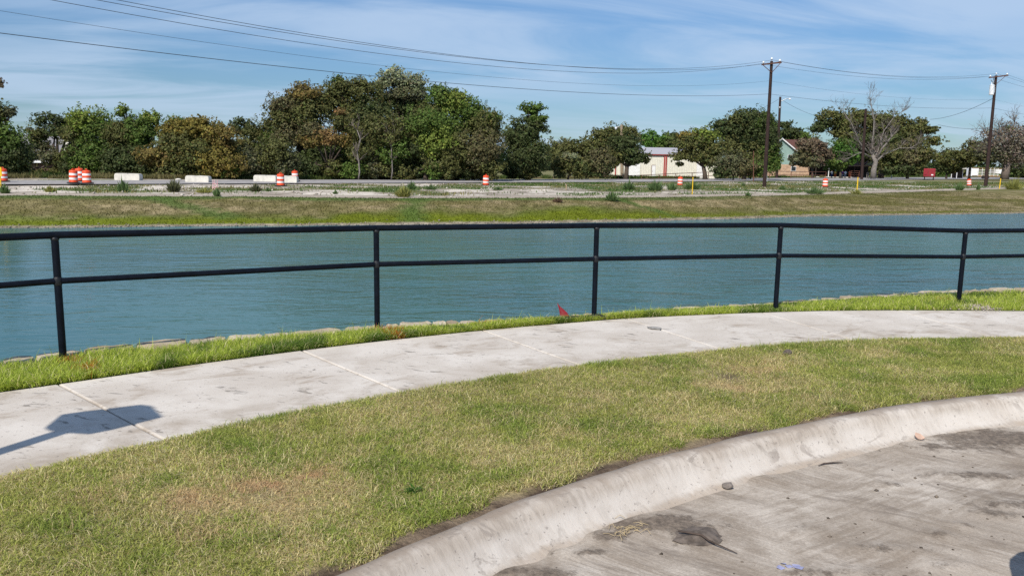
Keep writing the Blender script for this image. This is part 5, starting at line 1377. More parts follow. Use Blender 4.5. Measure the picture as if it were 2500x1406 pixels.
# ------------------------------------------------------------------ people at the gate, very far away
SKIN = m_plain('skin', (0.42, 0.25, 0.17), .6, var=.05)
def person(px, d, rz, shirt, trousers, hairc, label, sit=False, hat=None):
    v = atd(px, 434, d); e = empty('person', (v[0], v[1], -.03), label, 'person', 'people by the gate in front of the house', rz)
    h0 = 0.52 if sit else 0.92
    mb = MB()
    J = {'pelvis': (0, 0, h0), 'chest': (0, 0, h0 + .34), 'neck': (0, 0, h0 + .56), 'head': (0, -.02, h0 + .68), 'crown': (0, -.01, h0 + .82)}
    pts = [J['pelvis'], J['chest'], J['neck'], J['head'], J['crown']]; rad = [.13, .16, .06, .095, .06]
    edges = [(0, 1), (1, 2), (2, 3), (3, 4)]
    for s_ in (-1, 1):
        b = len(pts)
        if sit: pts += [(s_ * .10, -.02, h0 - .02), (s_ * .12, -.42, h0), (s_ * .12, -.44, .08), (s_ * .12, -.56, .04)]
        else: pts += [(s_ * .10, 0, h0 - .06), (s_ * .12, -.02, h0 - .45), (s_ * .13, .03, .08), (s_ * .13, -.10, .04)]
        rad += [.10, .07, .05, .04]; edges += [(0, b), (b, b + 1), (b + 1, b + 2), (b + 2, b + 3)]
        a = len(pts); pts += [(s_ * .20, 0, h0 + .48), (s_ * .25, .02, h0 + .20), (s_ * .22, -.16, h0 - .02), (s_ * .21, -.22, h0 - .06)]
        rad += [.06, .045, .034, .03]; edges += [(1, a), (a, a + 1), (a + 1, a + 2), (a + 2, a + 3)]
    me = bpy.data.meshes.new('body'); me.from_pydata(pts, edges, [])
    o = link('body', me, SKIN, e)
    m_ = o.modifiers.new('skin', 'SKIN'); o.modifiers.new('sub', 'SUBSURF').levels = 1
    for i, r in enumerate(rad): me.skin_vertices[0].data[i].radius = (r, r)
    me.skin_vertices[0].data[0].use_root = True
    MB().tube([(0, 0, h0 - .08), (0, 0, h0 + .1), (0, 0, h0 + .36), (0, 0, h0 + .50)], [.165, .165, .20, .12], 12).build('shirt', shirt, e, True)
    sl_ = MB()
    for s_ in (-1, 1): sl_.tube([(s_ * .15, 0, h0 + .46), (s_ * .215, .005, h0 + .36), (s_ * .25, .02, h0 + .20)], [.085, .08, .07], 8)
    sl_.build('sleeves', shirt, e, True)
    tr_ = MB()
    for s_ in (-1, 1):
        if sit: tr_.tube([(s_ * .09, .02, h0 - .02), (s_ * .12, -.44, h0), (s_ * .12, -.45, .12)], [.13, .10, .075], 8)
        else: tr_.tube([(s_ * .09, 0, h0 - .02), (s_ * .12, -.02, h0 - .45), (s_ * .13, .02, .10)], [.135, .10, .075], 8)
    tr_.build('trousers', trousers, e, True)
    hr = MB().lathe([(.02, h0 + .88), (.09, h0 + .86), (.125, h0 + .78), (.12, h0 + .70)][::-1], 12, (0, .01, 0)).build('hat' if hat else 'hair', hat or hairc, e, True)
    if hat: MB().lathe([(.22, h0 + .78), (.22, h0 + .80), (.1, h0 + .81)], 12).build('hat_brim', hat, e)
    for s_ in (-1, 1): MB().box((s_ * .125, -.10 if not sit else -.50, .05), (.10, .26, .10), 0, .02).build('shoe', M_RUBBER, e)
C_ = lambda n, c: m_plain(n, c, .85, var=.1)
hairb = C_('brown_hair', (.03, .02, .015)); navy = C_('navy_denim', (.03, .04, .14)); whitec = C_('white_cotton', (.75, .75, .76)); orangec = C_('orange_cloth', (.70, .13, .03)); purple = C_('purple_cloth', (.20, .06, .22)); greyc = C_('grey_cloth', (.3, .3, .32)); yellowc = C_('yellow_cloth', (.60, .38, .06)); 
person(2030, 186, .3, whitec, navy, hairb, 'person in white shirt and navy trousers, leftmost of the group', False)
person(2038.5, 186, -.4, yellowc, orangec, hairb, 'person in a yellow shirt and pale hat next to the leftmost one', False, whitec)
person(2056, 187, .2, purple, greyc, hairb, 'person in a purple shirt in the middle of the group', False)
person(2063, 186, -.2, whitec, greyc, hairb, 'person in a white shirt and grey trousers right of the purple shirt', False)
person(2073, 186, .5, orangec, orangec, hairb, 'seated person dressed all in orange beside the pipe gate', False)

# ------------------------------------------------------------------ trees
def leaf_cloud(blobs, d, leaf, seed, dens=1.0, tilt=0.35):
    """blobs: (px, py, rx, ry, colour, depth offset in m); returns leaf verts, quads, colours, centres"""
    r = np.random.default_rng(seed); allP, allN, allC, allS = [], [], [], []; cents = []
    for (bx, by, rx, ry, colr, dof) in blobs:
        dd_ = d + dof; c = atd(bx, by, dd_); mpx = dd_ / F
        R = np.array([rx * mpx, (rx + ry) / 2 * mpx * 0.85, ry * mpx]); cents.append((c, R))
        nsub = int(np.clip(10 + rx * ry / 70.0, 10, 44))
        area = np.pi * rx * ry
        lp = leaf / mpx
        nl = int(dens * 7.0 * area / (0.5 * lp * lp)); per = max(6, nl // nsub)
        dirs = r.normal(0, 1, (nsub, 3)); dirs /= np.linalg.norm(dirs, axis=1, keepdims=True)
        rad = r.uniform(0.25, 0.93, nsub) ** 0.6
        sub_c = c + dirs * R * rad[:, None] * 0.86
        sub_r = r.uniform(0.26, 0.50, nsub)
        tone = r.uniform(0.72, 1.30, nsub)
        for i in range(nsub):
            g_ = r.normal(0, 1, (per, 3)); g_ /= np.linalg.norm(g_, axis=1, keepdims=True)
            rr_ = r.uniform(0.30, 1.08, per) ** 0.55
            p = sub_c[i] + g_ * R * sub_r[i] * rr_[:, None] * np.array([1.1, 1.1, 0.85])
            nrm_ = g_ * 0.6 + dirs[i] * 0.35 + np.array([0, 0, tilt]) + r.normal(0, 0.62, (per, 3))
            allP.append(p); allN.append(nrm_)
            allC.append(np.array(colr)[None] * tone[i] * r.uniform(0.65, 1.38, (per, 1)) * (1 + r.normal(0, .08, (per, 3))))
            allS.append(np.full(per, leaf) * r.uniform(0.6, 1.3, per))
        # sprigs that break the outline
        ns_ = int(nsub * 2.2)
        dirs = r.normal(0, 1, (ns_, 3)); dirs[:, 2] = np.abs(dirs[:, 2]) * 0.9 - 0.15; dirs /= np.linalg.norm(dirs, axis=1, keepdims=True)
        for i in range(ns_):
            m_ = max(4, per // 11); p = c + dirs[i] * R * r.uniform(0.95, 1.27) + r.normal(0, 1, (m_, 3)) * R.mean() * 0.065
            allP.append(p); allN.append(r.normal(0, .7, (m_, 3)) + dirs[i] + np.array([0, 0, tilt])); allC.append(np.array(colr)[None] * r.uniform(0.7, 1.35, (m_, 1)) * np.ones((1, 3))); allS.append(np.full(m_, leaf) * r.uniform(0.5, 1.0, m_))
    P = np.concatenate(allP); Nn_ = np.concatenate(allN); C = np.clip(np.concatenate(allC), 0.002, 1); S = np.concatenate(allS)
    k = P[:, 2] > 0.1; P, Nn_, C, S = P[k], Nn_[k], C[k], S[k]
    Nn_ /= np.linalg.norm(Nn_, axis=1, keepdims=True)
    a = r.normal(0, 1, (len(P), 3)); a -= Nn_ * (a * Nn_).sum(1, keepdims=True); a /= np.linalg.norm(a, axis=1, keepdims=True); b = np.cross(Nn_, a)
    h = (S * 0.72)[:, None]; w = (S * 0.42)[:, None]
    V = np.stack([P - a * h, P + b * w, P + a * h, P - b * w], 1).reshape(-1, 3)
    Q = np.arange(len(P) * 4).reshape(-1, 4)
    return V, Q, np.repeat(C, 4, 0), cents
N_LEAF = 0
def tree(name, label, cat, d, base_px, blobs, trunk_r=0.22, leaf=None, seed=1, dens=1.0, bark=None, group=None, trunk=True, zb=None, lean=0.0):
    global N_LEAF
    leaf = leaf or max(0.20, 4.2 * d / F)
    V, Q, C, cents = leaf_cloud(blobs, d, leaf, seed, dens); N_LEAF += len(Q)
    bx = atd(base_px, 440, d); zb_ = -0.1 if zb is None else zb
    B = np.array([bx[0], d, zb_])
    e = empty(name, tuple(B), label, cat, group)
    link('crown', np_mesh('crown', V - B, Q, C), M_LEAF, e)
    if trunk:
        r = random.Random(seed); mb = MB()
        low = min(c[2] - R[2] * .4 for c, R in cents); fork = np.array([B[0] * .7 + np.mean([c[0] for c, R in cents]) * .3, d + r.uniform(-.2, .2), max(low * .75, 1.2)])
        f = fork - B
        mb.tube([(0, 0, -.3), (f[0] * .35 + r.uniform(-.1, .1), f[1] * .4, f[2] * .45), tuple(f)], [trunk_r * 1.35, trunk_r, trunk_r * .85], 8)
        for (c, R) in cents:
            g_ = c - B; m1 = f * .5 + g_ * .5 + np.array([r.uniform(-.4, .4), r.uniform(-.3, .3), r.uniform(0, .5)])
            mb.tube([tuple(f * .96), tuple(m1), tuple(g_)], [trunk_r * .6, trunk_r * .38, trunk_r * .12], 6)
            for q_ in range(5):
                en = g_ + np.array([r.uniform(-1, 1) * R[0], r.uniform(-1, 1) * R[1], r.uniform(-.5, 1) * R[2]]) * .85
                st0 = m1 * .45 + g_ * .55
                mb.tube([tuple(st0), tuple((st0 + en) / 2 + np.array([0, 0, .2])), tuple(en)], [trunk_r * .2, trunk_r * .12, .012], 4)
        mb.build('trunk', bark or M_BARK, e, True)
    return e
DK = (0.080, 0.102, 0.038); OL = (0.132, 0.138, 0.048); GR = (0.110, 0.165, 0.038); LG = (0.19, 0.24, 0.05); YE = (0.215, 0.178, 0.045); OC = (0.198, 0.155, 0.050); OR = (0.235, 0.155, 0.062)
PA = (0.28, 0.30, 0.17); GY = (0.135, 0.14, 0.072); BRN = (0.142, 0.130, 0.062); BG = (0.095, 0.195, 0.036); RB = (0.175, 0.135, 0.088); GB = (0.215, 0.180, 0.140)
T = [
 # left edge
 ('tree', 'green tree cut by the left frame edge with a sparse reddish top branch', 76, 2, [(-20, 380, 62, 55, GR, 0), (15, 345, 48, 45, GR, -1), (-15, 285, 40, 38, OL, 0), (35, 385, 40, 42, DK, -1), (28, 275, 14, 14, GY, 0), (-8, 205, 18, 16, RB, 0)], .3, 1.0),
 ('oak_tree', 'dark oak with a rounded top in front of the grey roofed house', 88, 150, [(118, 295, 36, 20, DK, 0), (90, 330, 34, 26, OL, 0), (135, 325, 34, 22, DK, 0), (165, 305, 26, 24, DK, 1), (105, 365, 26, 20, GY, 0), (85, 350, 24, 18, DK, 0), (70, 380, 24, 22, DK, 0), (130, 385, 34, 22, GY, -1), (150, 415, 30, 20, OL, -1), (85, 420, 28, 14, OL, -2)], .35, .62),
 ('tree', 'light green bushy tree right of the dark oak on the left', 86, 230, [(215, 300, 50, 38, LG, 0), (255, 330, 46, 46, GR, 0), (185, 345, 34, 44, OL, 0), (220, 385, 55, 42, GR, -1), (180, 405, 30, 30, DK, -1)], .25, 1.0),
 ('tree', 'dark green tree with two light sprigs on top, left of the yellowing tree', 85, 330, [(300, 335, 42, 44, OL, 0), (350, 330, 42, 44, GR, 0), (300, 272, 16, 18, LG, 0), (370, 290, 22, 20, LG, 0), (290, 395, 50, 42, DK, -1), (345, 395, 45, 40, DK, -1), (322, 305, 24, 22, GR, 0)], .25, 1.0),
 ('tree', 'small fresh green treetop peeking over the yellowing tree', 112, 428, [(428, 300, 28, 15, BG, 0), (425, 330, 34, 26, GR, 0)], .2, .9),
 ('tree', 'broad yellow ochre autumn tree above the concrete blocks', 82, 480, [(440, 325, 44, 34, YE, 0), (500, 325, 46, 36, YE, 0), (545, 345, 42, 40, OC, 0), (470, 375, 52, 42, OL, -1), (530, 395, 56, 38, YE, -1), (425, 355, 40, 34, OL, -1), (390, 385, 52, 34, OC, -1), (420, 415, 44, 26, OL, -1), (480, 300, 30, 16, YE, 0), (560, 410, 36, 28, OC, -1)], .28, 1.1),
 ('tree', 'dark green tree between the yellowing tree and the big grove', 96, 610, [(590, 312, 30, 24, DK, 0), (640, 325, 42, 34, OL, 0), (600, 365, 40, 36, OL, 0), (665, 360, 36, 40, GR, 0)], .22, .9),
 ('shrub', 'grey olive shrub mass left of the big grove behind the pair of blocks', 84, 640, [(620, 395, 38, 42, GY, 0), (670, 385, 42, 50, OL, 0), (700, 405, 30, 38, GY, 0), (600, 425, 40, 18, OL, 0)], .12, 1.0),
 ('tree', 'dense green tree standing just past the left frame edge', 78, -170, [(-150, 350, 60, 60, OL, 0), (-210, 360, 55, 60, GR, 0), (-180, 300, 50, 36, DK, 0)], .3, 1.0),
 ('tree', 'olive tree standing second past the left frame edge', 80, -320, [(-300, 345, 60, 55, OL, 0), (-360, 360, 60, 55, DK, 0), (-330, 310, 44, 34, GR, 0)], .3, 1.0),
 # the big grove
 ('tree', 'rust tinged tree forming the left shoulder of the big grove', 92, 740, [(700, 262, 50, 34, BRN, 0), (748, 235, 42, 30, OC, 0), (690, 295, 42, 34, OL, 0), (755, 280, 48, 44, OL, 0), (790, 245, 36, 34, OL, 1), (715, 335, 46, 36, BRN, 0), (770, 330, 40, 34, OL, 0), (735, 222, 22, 14, RB, 0)], .4, .95),
 ('tree', 'tall dark olive tree left of the silvery crown in the grove', 94, 870, [(830, 225, 40, 36, OL, 0), (885, 225, 44, 34, OL, 0), (825, 200, 14, 14, GR, 0), (850, 285, 56, 46, OL, 0), (910, 285, 46, 46, DK, 0), (900, 340, 46, 36, OL, 0)], .4, .95),
 ('cottonwood_tree', 'tallest tree of the grove with a silvery pale crown', 99, 985, [(960, 188, 36, 24, PA, 0), (1005, 205, 36, 26, PA, 0), (985, 232, 48, 24, GY, 0), (940, 205, 24, 18, PA, 0), (1025, 222, 18, 20, PA, 0), (985, 275, 46, 34, DK, 1), (940, 255, 36, 34, OL, 1), (1020, 265, 36, 34, OL, 1), (980, 320, 46, 40, DK, 0), (930, 340, 40, 40, DK, 1)], .4, .9),
 ('tree', 'bright green tree on the right side of the grove', 93, 1110, [(1075, 245, 38, 34, GR, 0), (1110, 255, 40, 34, LG, 0), (1060, 222, 12, 16, GR, 0), (1150, 280, 40, 36, GR, 0), (1090, 310, 60, 46, GR, 0), (1170, 320, 44, 40, OL, 0), (1120, 235, 20, 16, LG, 0), (1045, 285, 36, 34, OL, 0)], .38, .95),
 ('tree', 'olive brown tree sloping down at the right end of the grove', 90, 1180, [(1195, 310, 34, 40, OL, 0), (1175, 365, 54, 48, BRN, -1), (1120, 375, 48, 50, OL, -1), (1195, 410, 36, 32, OL, -1), (1205, 290, 20, 16, GR, 0)], .28, 1.0),
 ('tree', 'orange leaved tree drooping low in front of the grove', 88, 800, [(800, 335, 42, 22, OR, 0), (845, 345, 30, 20, OC, 0), (765, 345, 34, 20, OC, 0), (835, 300, 26, 22, OL, 0), (830, 275, 14, 10, OR, 0), (760, 320, 26, 20, BRN, 0)], .2, .75),
 ('tree', 'leaning green tree with a bare pale trunk in the middle of the grove', 87, 868, [(940, 320, 48, 46, OL, 0), (890, 375, 36, 34, OL, 0), (965, 370, 40, 36, GR, 0), (900, 415, 32, 26, GY, 0), (880, 325, 26, 26, OL, 0)], .18, .9),
 ('tree', 'leafy green tree filling the front centre of the grove', 88, 1040, [(1030, 310, 52, 44, GR, 0), (1065, 355, 50, 44, LG, 0), (1010, 365, 34, 36, DK, 0), (1070, 405, 44, 34, OL, 0), (1000, 330, 30, 30, OL, 0)], .25, .95),
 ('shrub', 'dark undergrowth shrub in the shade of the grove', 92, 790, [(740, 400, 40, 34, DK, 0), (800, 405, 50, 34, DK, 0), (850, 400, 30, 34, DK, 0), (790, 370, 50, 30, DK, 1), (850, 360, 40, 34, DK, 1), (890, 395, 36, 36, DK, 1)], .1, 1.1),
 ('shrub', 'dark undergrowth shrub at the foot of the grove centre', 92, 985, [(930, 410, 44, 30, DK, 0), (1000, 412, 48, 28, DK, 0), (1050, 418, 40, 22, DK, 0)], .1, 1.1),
 ('tree', 'tall dark tree with a light sprig top right of the grove', 98, 1290, [(1262, 330, 40, 40, DK, 0), (1300, 320, 36, 34, DK, 0), (1298, 265, 32, 14, GR, 0), (1300, 290, 22, 18, GR, 0), (1320, 290, 18, 10, GR, 0), (1265, 385, 46, 48, DK, -1), (1305, 385, 36, 46, DK, -1)], .3, 1.0),
 ('tree', 'mid sized olive tree between the tall dark tree and the warehouse', 125, 1390, [(1360, 375, 34, 34, OL, 0), (1395, 365, 34, 26, OL, 0), (1430, 380, 30, 30, OL, 0)], .2, 1.0),
 ('shrub', 'vine covered shrub with a pale top left of the warehouse', 105, 1385, [(1370, 405, 28, 32, OL, 0), (1390, 385, 24, 12, PA, 0), (1420, 410, 32, 28, OL, 0), (1465, 400, 32, 38, BRN, 0), (1445, 415, 40, 24, DK, 0)], .12, 1.0),
 ('tree', 'olive tree behind the lamp pole left of the warehouse', 129.5, 1480, [(1505, 328, 50, 24, OL, 0), (1465, 342, 36, 26, OL, 0), (1450, 365, 34, 32, OL, 0), (1530, 345, 34, 34, OL, 0), (1500, 370, 36, 30, OL, 0), (1480, 398, 24, 30, OL, 0)], .25, 1.0),
 ('oak_tree', 'small dark oak standing in front of the warehouse with its trunk showing', 122, 1528, [(1525, 352, 36, 24, DK, 0), (1505, 385, 30, 22, OL, 0), (1550, 385, 32, 20, DK, 0), (1530, 375, 36, 24, DK, 0), (1575, 392, 12, 10, OL, 0)], .34, .95),
 ('tree', 'bright green tree rising behind the warehouse roof', 178, 1600, [(1592, 345, 32, 26, BG, 0), (1620, 355, 34, 28, GR, 0), (1645, 340, 20, 22, DK, 0), (1655, 370, 36, 30, DK, 0)], .3, 1.1),
 ('tree', 'round yellow green tree with an arched dark trunk before the warehouse', 128, 1722, [(1690, 350, 46, 30, OL, 0), (1720, 340, 38, 26, LG, 0), (1735, 385, 34, 26, OL, 0), (1745, 365, 30, 30, OL, 0), (1660, 385, 24, 20, OL, 0), (1700, 380, 44, 20, OL, 0), (1680, 332, 26, 12, YE, 0)], .34, .9),
 ('tree', 'tall dark green tree left of the tall utility pole', 134, 1815, [(1835, 296, 46, 32, DK, 0), (1800, 300, 34, 24, OL, 0), (1765, 310, 30, 22, DK, 0), (1860, 300, 30, 26, GR, 0), (1805, 330, 48, 34, DK, 0), (1855, 335, 38, 38, DK, 0), (1815, 380, 56, 40, OL, 0), (1868, 385, 30, 44, GR, 0), (1884, 352, 22, 26, DK, 0), (1888, 400, 20, 34, GR, 0), (1790, 350, 30, 24, OL, 0)], .35, 1.05),
 ('shrub', 'grey brown brush below the tall dark tree by the fence', 124, 1790, [(1780, 400, 34, 30, GY, 0), (1820, 410, 36, 24, BRN, 0), (1760, 420, 30, 18, DK, 0), (1850, 415, 28, 22, GR, 0)], .1, .9),
 ('tree', 'dark tree behind the brown roofed house', 235, 1930, [(1910, 320, 36, 22, DK, 0), (1935, 330, 24, 18, DK, 0), (1955, 335, 22, 18, GR, 0), (1890, 345, 24, 22, DK, 0), (1975, 345, 20, 16, LG, 0)], .4, 1.1),
 ('tree', 'purple brown rounded bushy tree in front of the house', 176, 1984, [(1985, 362, 34, 28, RB, 0), (1965, 385, 26, 24, BRN, 0), (2005, 380, 26, 26, RB, 0), (1985, 395, 30, 18, GY, 0), (1950, 392, 22, 18, GY, 0), (1968, 358, 24, 20, RB, 0)], .25, 1.15),
 ('tree', 'bright green leafy tree between the purple brown tree and the dead tree', 180, 2050, [(2050, 372, 34, 28, BG, 0), (2075, 385, 20, 26, BG, 0), (2040, 400, 34, 18, GR, 0), (2060, 350, 22, 12, GR, 0)], .25, 1.15),
 ('oak_tree', 'wide dark oak spreading behind the dead tree', 196, 2150, [(2030, 290, 34, 22, OL, 0), (2075, 298, 36, 28, OL, 0), (2010, 312, 30, 18, DK, 0), (2130, 305, 44, 28, OL, 0), (2190, 315, 40, 30, OL, 0), (2235, 315, 26, 22, OL, 0), (2150, 345, 60, 30, DK, 0), (2210, 355, 44, 30, OL, 0), (2250, 300, 14, 12, OL, 0), (2285, 345, 28, 12, OL, 0), (2268, 318, 22, 12, OL, 0), (2170, 300, 34, 26, OL, 0), (2100, 283, 30, 20, OL, 0), (2110, 345, 40, 26, DK, 0), (2060, 325, 36, 26, OL, 0), (2100, 380, 40, 26, DK, 2), (2170, 380, 46, 28, DK, 1), (2225, 340, 36, 24, OL, 0)], .6, .9),
 ('oak_tree', 'lower brownish oak in deep shade left of the red trailer', 188, 2215, [(2170, 385, 40, 34, OL, 0), (2220, 380, 40, 34, BRN, 0), (2250, 385, 26, 32, OL, 0), (2190, 412, 40, 20, DK, 0), (2235, 410, 20, 18, OL, 0)], .35, 1.0),
 ('tree', 'round green tree between the red trailer and the stock trailer', 205, 2310, [(2310, 388, 34, 26, OL, 0), (2300, 408, 30, 20, DK, 0), (2330, 405, 28, 20, OL, 0)], .25, 1.15),
 ('tree', 'dark green tree left of the transformer pole', 198, 2365, [(2380, 365, 28, 24, OL, 0), (2365, 388, 30, 22, OL, 0), (2400, 385, 28, 26, DK, 0), (2350, 375, 18, 16, OL, 0)], .3, 1.0),
 ('tree', 'dark tree at the right frame edge behind the bare grey tree', 230, 2520, [(2480, 385, 40, 30, DK, 0), (2530, 370, 50, 40, OL, 0), (2500, 412, 50, 18, DK, 0)], .3, 1.0),
]
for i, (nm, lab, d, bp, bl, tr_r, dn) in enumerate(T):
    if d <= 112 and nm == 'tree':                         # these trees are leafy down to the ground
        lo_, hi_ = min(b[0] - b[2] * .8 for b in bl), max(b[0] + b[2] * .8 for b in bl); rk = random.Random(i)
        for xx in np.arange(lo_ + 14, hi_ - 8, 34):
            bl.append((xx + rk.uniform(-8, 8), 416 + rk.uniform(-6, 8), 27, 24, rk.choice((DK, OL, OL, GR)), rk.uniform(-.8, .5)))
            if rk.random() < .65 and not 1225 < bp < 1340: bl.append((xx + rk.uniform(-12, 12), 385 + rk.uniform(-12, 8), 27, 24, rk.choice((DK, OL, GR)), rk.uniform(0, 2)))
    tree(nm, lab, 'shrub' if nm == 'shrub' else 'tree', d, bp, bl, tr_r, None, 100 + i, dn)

# far woods closing the gaps low on the horizon
blobs = []
rs2 = random.Random(5)
for px in range(-120, 2640, 26):
    hy = 403 + 0.0157 * (px - 1250); h = rs2.uniform(16, 40)
    if 2300 < px < 2350: h = 12
    blobs.append((px, hy + 18 - h / 2, 24, h / 2 + 8, random.choice((DK, OL, OL, GR)), rs2.uniform(-15, 15)))
V, Q, C, _c = leaf_cloud(blobs, 300, .9, 999, .9)
tag(link('distant_woods', np_mesh('distant_woods', V, Q, C), M_LEAF), 'low dark woods on the horizon behind the houses and trees', 'woods', kind='stuff')

# brush and tall grass along the tree line
n = 60000; rng = np.random.default_rng(31)
px = rng.uniform(-40, 2540, n)
dd_ = np.interp(px, [0, 300, 700, 1000, 1250, 1500, 1750, 2000, 2500], [70, 76, 84, 92, 112, 126, 142, 200, 330]) + rng.uniform(0, 1, n) ** 1.5 * 7 + 0.5
P = np.array([(dd * (a - CX) / F, dd) for a, dd in zip(px, dd_)])
k = fbm(P[:, 0] * .3, P[:, 1] * .1, 171, 3) > .36; P = P[k]; n = len(P)
k = rng.uniform(0, 1, n) < .9; P = P[k]; n = len(P)
P3 = np.c_[P, np.full(n, -.12)]
tone = fbm(P[:, 0] * .25, P[:, 1] * .1, 173, 3)
c = mixc3(np.array([.085, .125, .032]), np.array([.22, .195, .085]), sstep(.42, .62, tone)) * rng.uniform(.6, 1.4, (n, 1))
sc_ = P[:, 1] / 80.0
Vv, Fc, cc = blades(P3, rng.uniform(.15, .65, n) * (.4 + fbm(P[:, 0] * .5, P[:, 1] * .2, 175, 3)) , rng.uniform(.05, .11, n) * sc_, c, .35, 33)
tag(link('treeline_brush', np_mesh('treeline_brush', Vv, Fc, cc), M_BLADE), 'tall grass and brush along the foot of the tree line', 'brush', kind='stuff')

# bare trees
def bare_tree(name, label, d, base_px, base_py, spec, bark, seed, twig_lv=3, zb=-.05, leaves=None):
    r = random.Random(seed); b = atd(base_px, base_py, d); B = Vector((b[0], d, zb)); e = empty(name, tuple(B), label, 'tree')
    mb = MB(); tw = MB()
    def grow(p, dirv, ln, rad, lv):
        m_ = 3; pts = [p]; dv = dirv.copy()
        for i in range(m_):
            dv = (dv + Vector((r.uniform(-.28, .28), r.uniform(-.28, .28), r.uniform(-.10, .24)))).normalized()
            pts.append(pts[-1] + dv * ln / m_)
        (mb if lv > 1 else tw).tube([tuple(q) for q in pts], [rad * (1 - .45 * i / m_) for i in range(m_ + 1)], 6 if lv > 1 else 3, lv > 1)
        if lv <= 0: return
        for k_ in range(r.choice((3, 3, 4)) if lv > 1 else 4):
            i = r.choice((1, 2, 3)); nd = (dv + Vector((r.uniform(-1, 1), r.uniform(-1, 1), r.uniform(-.35, .7)))).normalized()
            grow(pts[i], nd, ln * r.uniform(.5, .75), max(rad * r.uniform(.36, .55), .018), lv - 1)
    for path, rad0, rad1 in spec:
        pts = [atd(px, py, d + dof) for (px, py, dof) in path]; pts = [Vector(q) - B for q in pts]
        mb.tube([tuple(q) for q in pts], list(np.linspace(rad0, rad1, len(pts))), 8)
        for k_ in range(1, len(pts)):
            for q_ in range(4 if k_ < len(pts) - 1 else 5):
                if path[k_][1] > 400: continue
                dv = (pts[k_] - pts[k_ - 1]).normalized(); nd = (dv + Vector((r.uniform(-1, 1), r.uniform(-.8, .8), r.uniform(-.4, .6)))).normalized()
                grow(pts[k_], nd, r.uniform(1.1, 2.5) * d / 170, max(rad1 * .7, .04), twig_lv - 1)
    mb.build('trunk', bark, e, True); tw.build('twigs', M_TWIG if bark is M_DEADBARK else bark, e)
    if leaves:
        V, Q, C, _ = leaf_cloud(leaves, d, max(.2, 3.6 * d / F), seed, .30); link('crown', np_mesh('crown', V - np.array(B), Q, C), M_LEAF, e)
    return e
bare_tree('dead_tree', 'large leafless dead tree with pale bark before the porch', 172, 2132, 434,
    [([(2132, 436, 0), (2133, 415, 0), (2138, 395, 0), (2130, 378, 0)], .66, .36), ([(2130, 380, 0), (2110, 362, 0), (2096, 345, -1), (2088, 322, -1), (2078, 300, -1), (2060, 275, 0)], .20, .05),
     ([(2131, 380, 0), (2130, 350, 0), (2133, 322, 1), (2134, 295, 1), (2128, 262, 1), (2126, 246, 1)], .22, .05), ([(2136, 395, 0), (2152, 365, 0), (2165, 350, -1), (2174, 337, -1)], .26, .14),
     ([(2136, 392, 0), (2146, 360, 1), (2158, 320, 1), (2180, 290, 1), (2200, 275, 1)], .17, .04), ([(2134, 388, 0), (2165, 375, 2), (2195, 362, 2), (2222, 362, 2), (2240, 352, 2)], .14, .04), ([(2126, 385, 0), (2105, 372, -2), (2088, 378, -2), (2075, 385, -2)], .16, .05)],
    M_DEADBARK, 3, 3)
bare_tree('bare_tree', 'nearly leafless grey brown tree behind the transformer pole at the right edge', 190, 2454, 436,
    [([(2452, 438, 0), (2456, 415, 0), (2458, 398, 0)], 1.0, .7), ([(2456, 402, 0), (2440, 370, 0), (2425, 345, 0), (2410, 325, 0)], .45, .1), ([(2458, 402, 0), (2462, 365, 0), (2465, 335, 1), (2478, 300, 1)], .45, .1),
     ([(2460, 402, 0), (2480, 370, 0), (2498, 345, 0), (2512, 325, 0)], .45, .1), ([(2455, 400, 0), (2432, 385, -1), (2410, 375, -1), (2395, 372, -1)], .32, .08), ([(2460, 400, 0), (2490, 385, 1), (2515, 375, 1)], .3, .08), ([(2458, 398, 0), (2450, 360, -2), (2446, 330, -2), (2440, 312, -2)], .3, .08)],
    m_plain('grey_bark', (.17, .135, .115), .95, var=.3), 8, 3, -.05, [(2430, 345, 48, 42, GB, 0), (2480, 335, 48, 42, GB, 0), (2415, 380, 48, 30, GY, 0), (2470, 380, 52, 32, GB, 0), (2462, 318, 12, 8, LG, 0), (2515, 350, 44, 46, GB, 0)])
for (pts, r0, lab, d) in (([(878, 420, 0), (876, 395, 0), (872, 372, 0), (880, 340, 0), (872, 318, 0)], .09, 'slim bare pale trunk standing at the front of the grove', 85), ([(958, 418, 0), (957, 390, 0), (955, 360, 0), (958, 335, 0)], .07, 'thin bare stem hung with dead vines in the grove', 86)):
    bare_tree('dead_sapling', lab, d, pts[0][0], 440, [([(pts[0][0] - 3, 441, 0)] + pts, r0, .05)], M_DEADBARK, int(d), 2)

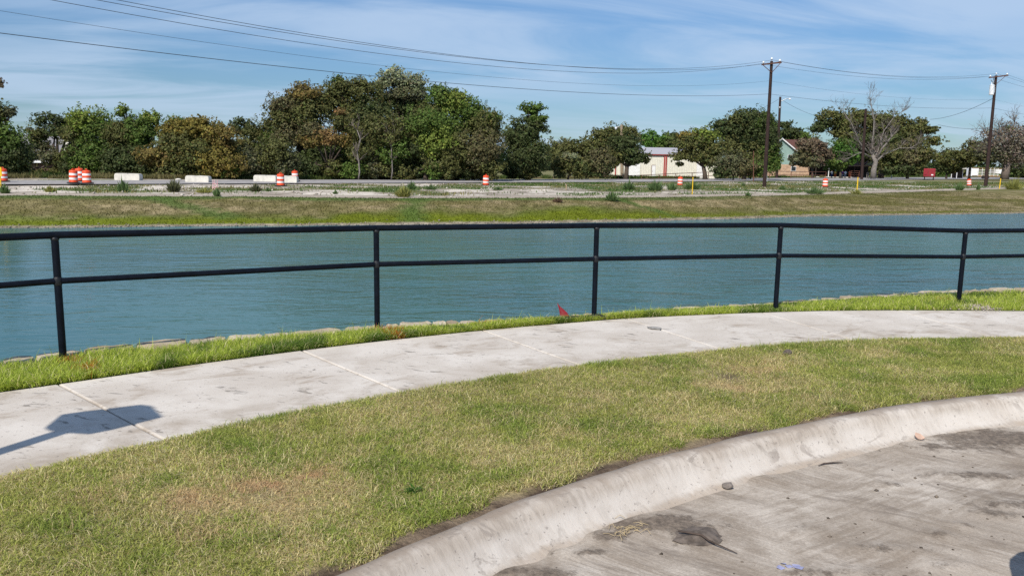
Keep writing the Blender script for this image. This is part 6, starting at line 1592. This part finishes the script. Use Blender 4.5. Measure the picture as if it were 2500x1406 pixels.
# ------------------------------------------------------------------ individual weeds on the rubble
WG = (0.150, 0.225, 0.085); WY = (0.33, 0.33, 0.10); WT = (0.25, 0.20, 0.09); WR = (0.20, 0.13, 0.085)
def weed(px, py, w, h, col, label, seed, n=None):
    z = -0.12; q = at(px, py, z); d = q[1]; mpx = d / F; z = float(ground(q[0], q[1]))
    r = np.random.default_rng(seed); n = n or int(30 + w * h * .20)
    V, Fq, C = [], [], []
    B = np.array([q[0], q[1], z])
    for i in range(n):
        a = r.uniform(0, 6.28); rr_ = r.uniform(0, 1) ** .7 * w / 2 * mpx; hh = h * mpx * (1 - .5 * (rr_ / (w / 2 * mpx))) * r.uniform(.2, 1.15) * (1.35 if r.uniform() < .08 else 1)
        top_ = np.array([math.cos(a) * rr_, math.sin(a) * rr_ * .8, hh]); root = top_ * np.array([.45, .45, 0]); s_ = np.array([r.normal(), r.normal(), 0]); s_ /= np.linalg.norm(s_); wd = r.uniform(.015, .045)
        b = len(V); mid_ = (root + top_) / 2 + np.array([0, 0, hh * .1])
        V += [root - s_ * .012, root + s_ * .012, mid_ + s_ * wd, top_, mid_ - s_ * wd]; Fq += [(b, b + 1, b + 2), (b, b + 2, b + 4), (b + 4, b + 2, b + 3)]; C += [np.array(col) * r.uniform(.6, 1.4)] * 5
    o = link('weed', np_mesh('weed', np.array(V), np.array(Fq), np.array(C)), M_BLADE); o.location = tuple(B)
    return tag(o, label, 'weed', 'weeds standing on the rubble')
for i, wv_ in enumerate(((300, 469, 34, 34, WG, 'grey green weed clump below the leftmost concrete block'), (122, 467, 36, 17, WY, 'yellow green weed clump left of the three drums'), (425, 468, 46, 34, GY, 'spindly grey weed left of the pink ribboned laths'),
        (500, 470, 56, 15, WY, 'low yellow flowering weed at the foot of the pink ribboned laths'), (985, 480, 52, 30, WY, 'tall yellow green grass clump beyond the second railing post'), (1005, 462, 34, 22, WG, 'green leafy weed behind the tall yellow green clump'),
        (1052, 463, 46, 15, WG, 'low green weed patch left of the lone drum'), (819, 473, 18, 11, WG, 'small round green weed right of the drum by the blocks'), (1215, 464, 40, 10, WG, 'flat green weed just right of the lone drum'),
        (1495, 484, 42, 24, WG, 'green weed on the track edge beyond the third railing post'), (1362, 485, 36, 14, WR, 'reddish brown dead weed on the grass edge'), (1640, 464, 34, 24, WG, 'bright weed just left of the warehouse drum'), (1690, 462, 60, 22, WG, 'green weed clump right of the warehouse drum'),
        (1535, 464, 44, 26, WG, 'green weed clump in front of the small dark oak'), (1600, 466, 50, 28, WG, 'tall green grass clump in front of the warehouse door'), (1990, 473, 64, 20, WG, 'wide green weed clump below the tilted drum'), (1826, 478, 22, 13, WG, 'small green weed on the track left of the tall pole'),
        (1910, 463, 26, 14, WG, 'dark green weed just right of the tall pole foot'), (1814, 455, 16, 12, WG, 'small weed before the foot of the tall pole'), (2342, 464, 30, 22, WG, 'green weed left of the leaning drum'), (2388, 463, 16, 20, WG, 'upright green weed at the foot of the transformer pole'), (2475, 462, 60, 30, WY, 'tall light green weeds at the right frame edge'),
        (2090, 472, 50, 12, WY, 'olive weeds around the foot of the marker post before the dead tree'), (530, 478, 26, 22, WG, 'thin green weed sprouting on the grass edge under the laths'), (12, 470, 34, 26, WG, 'dark weed around the left yellow marker'), (655, 468, 20, 14, WG, 'small green weed left of the drum by the blocks'), (625, 468, 40, 22, GY, 'dry grey weed in front of the third concrete block'))):
    weed(*wv_[:4], wv_[4], wv_[5], 300 + i)
print('lawn', N_LAWN, 'leaves', N_LEAF)
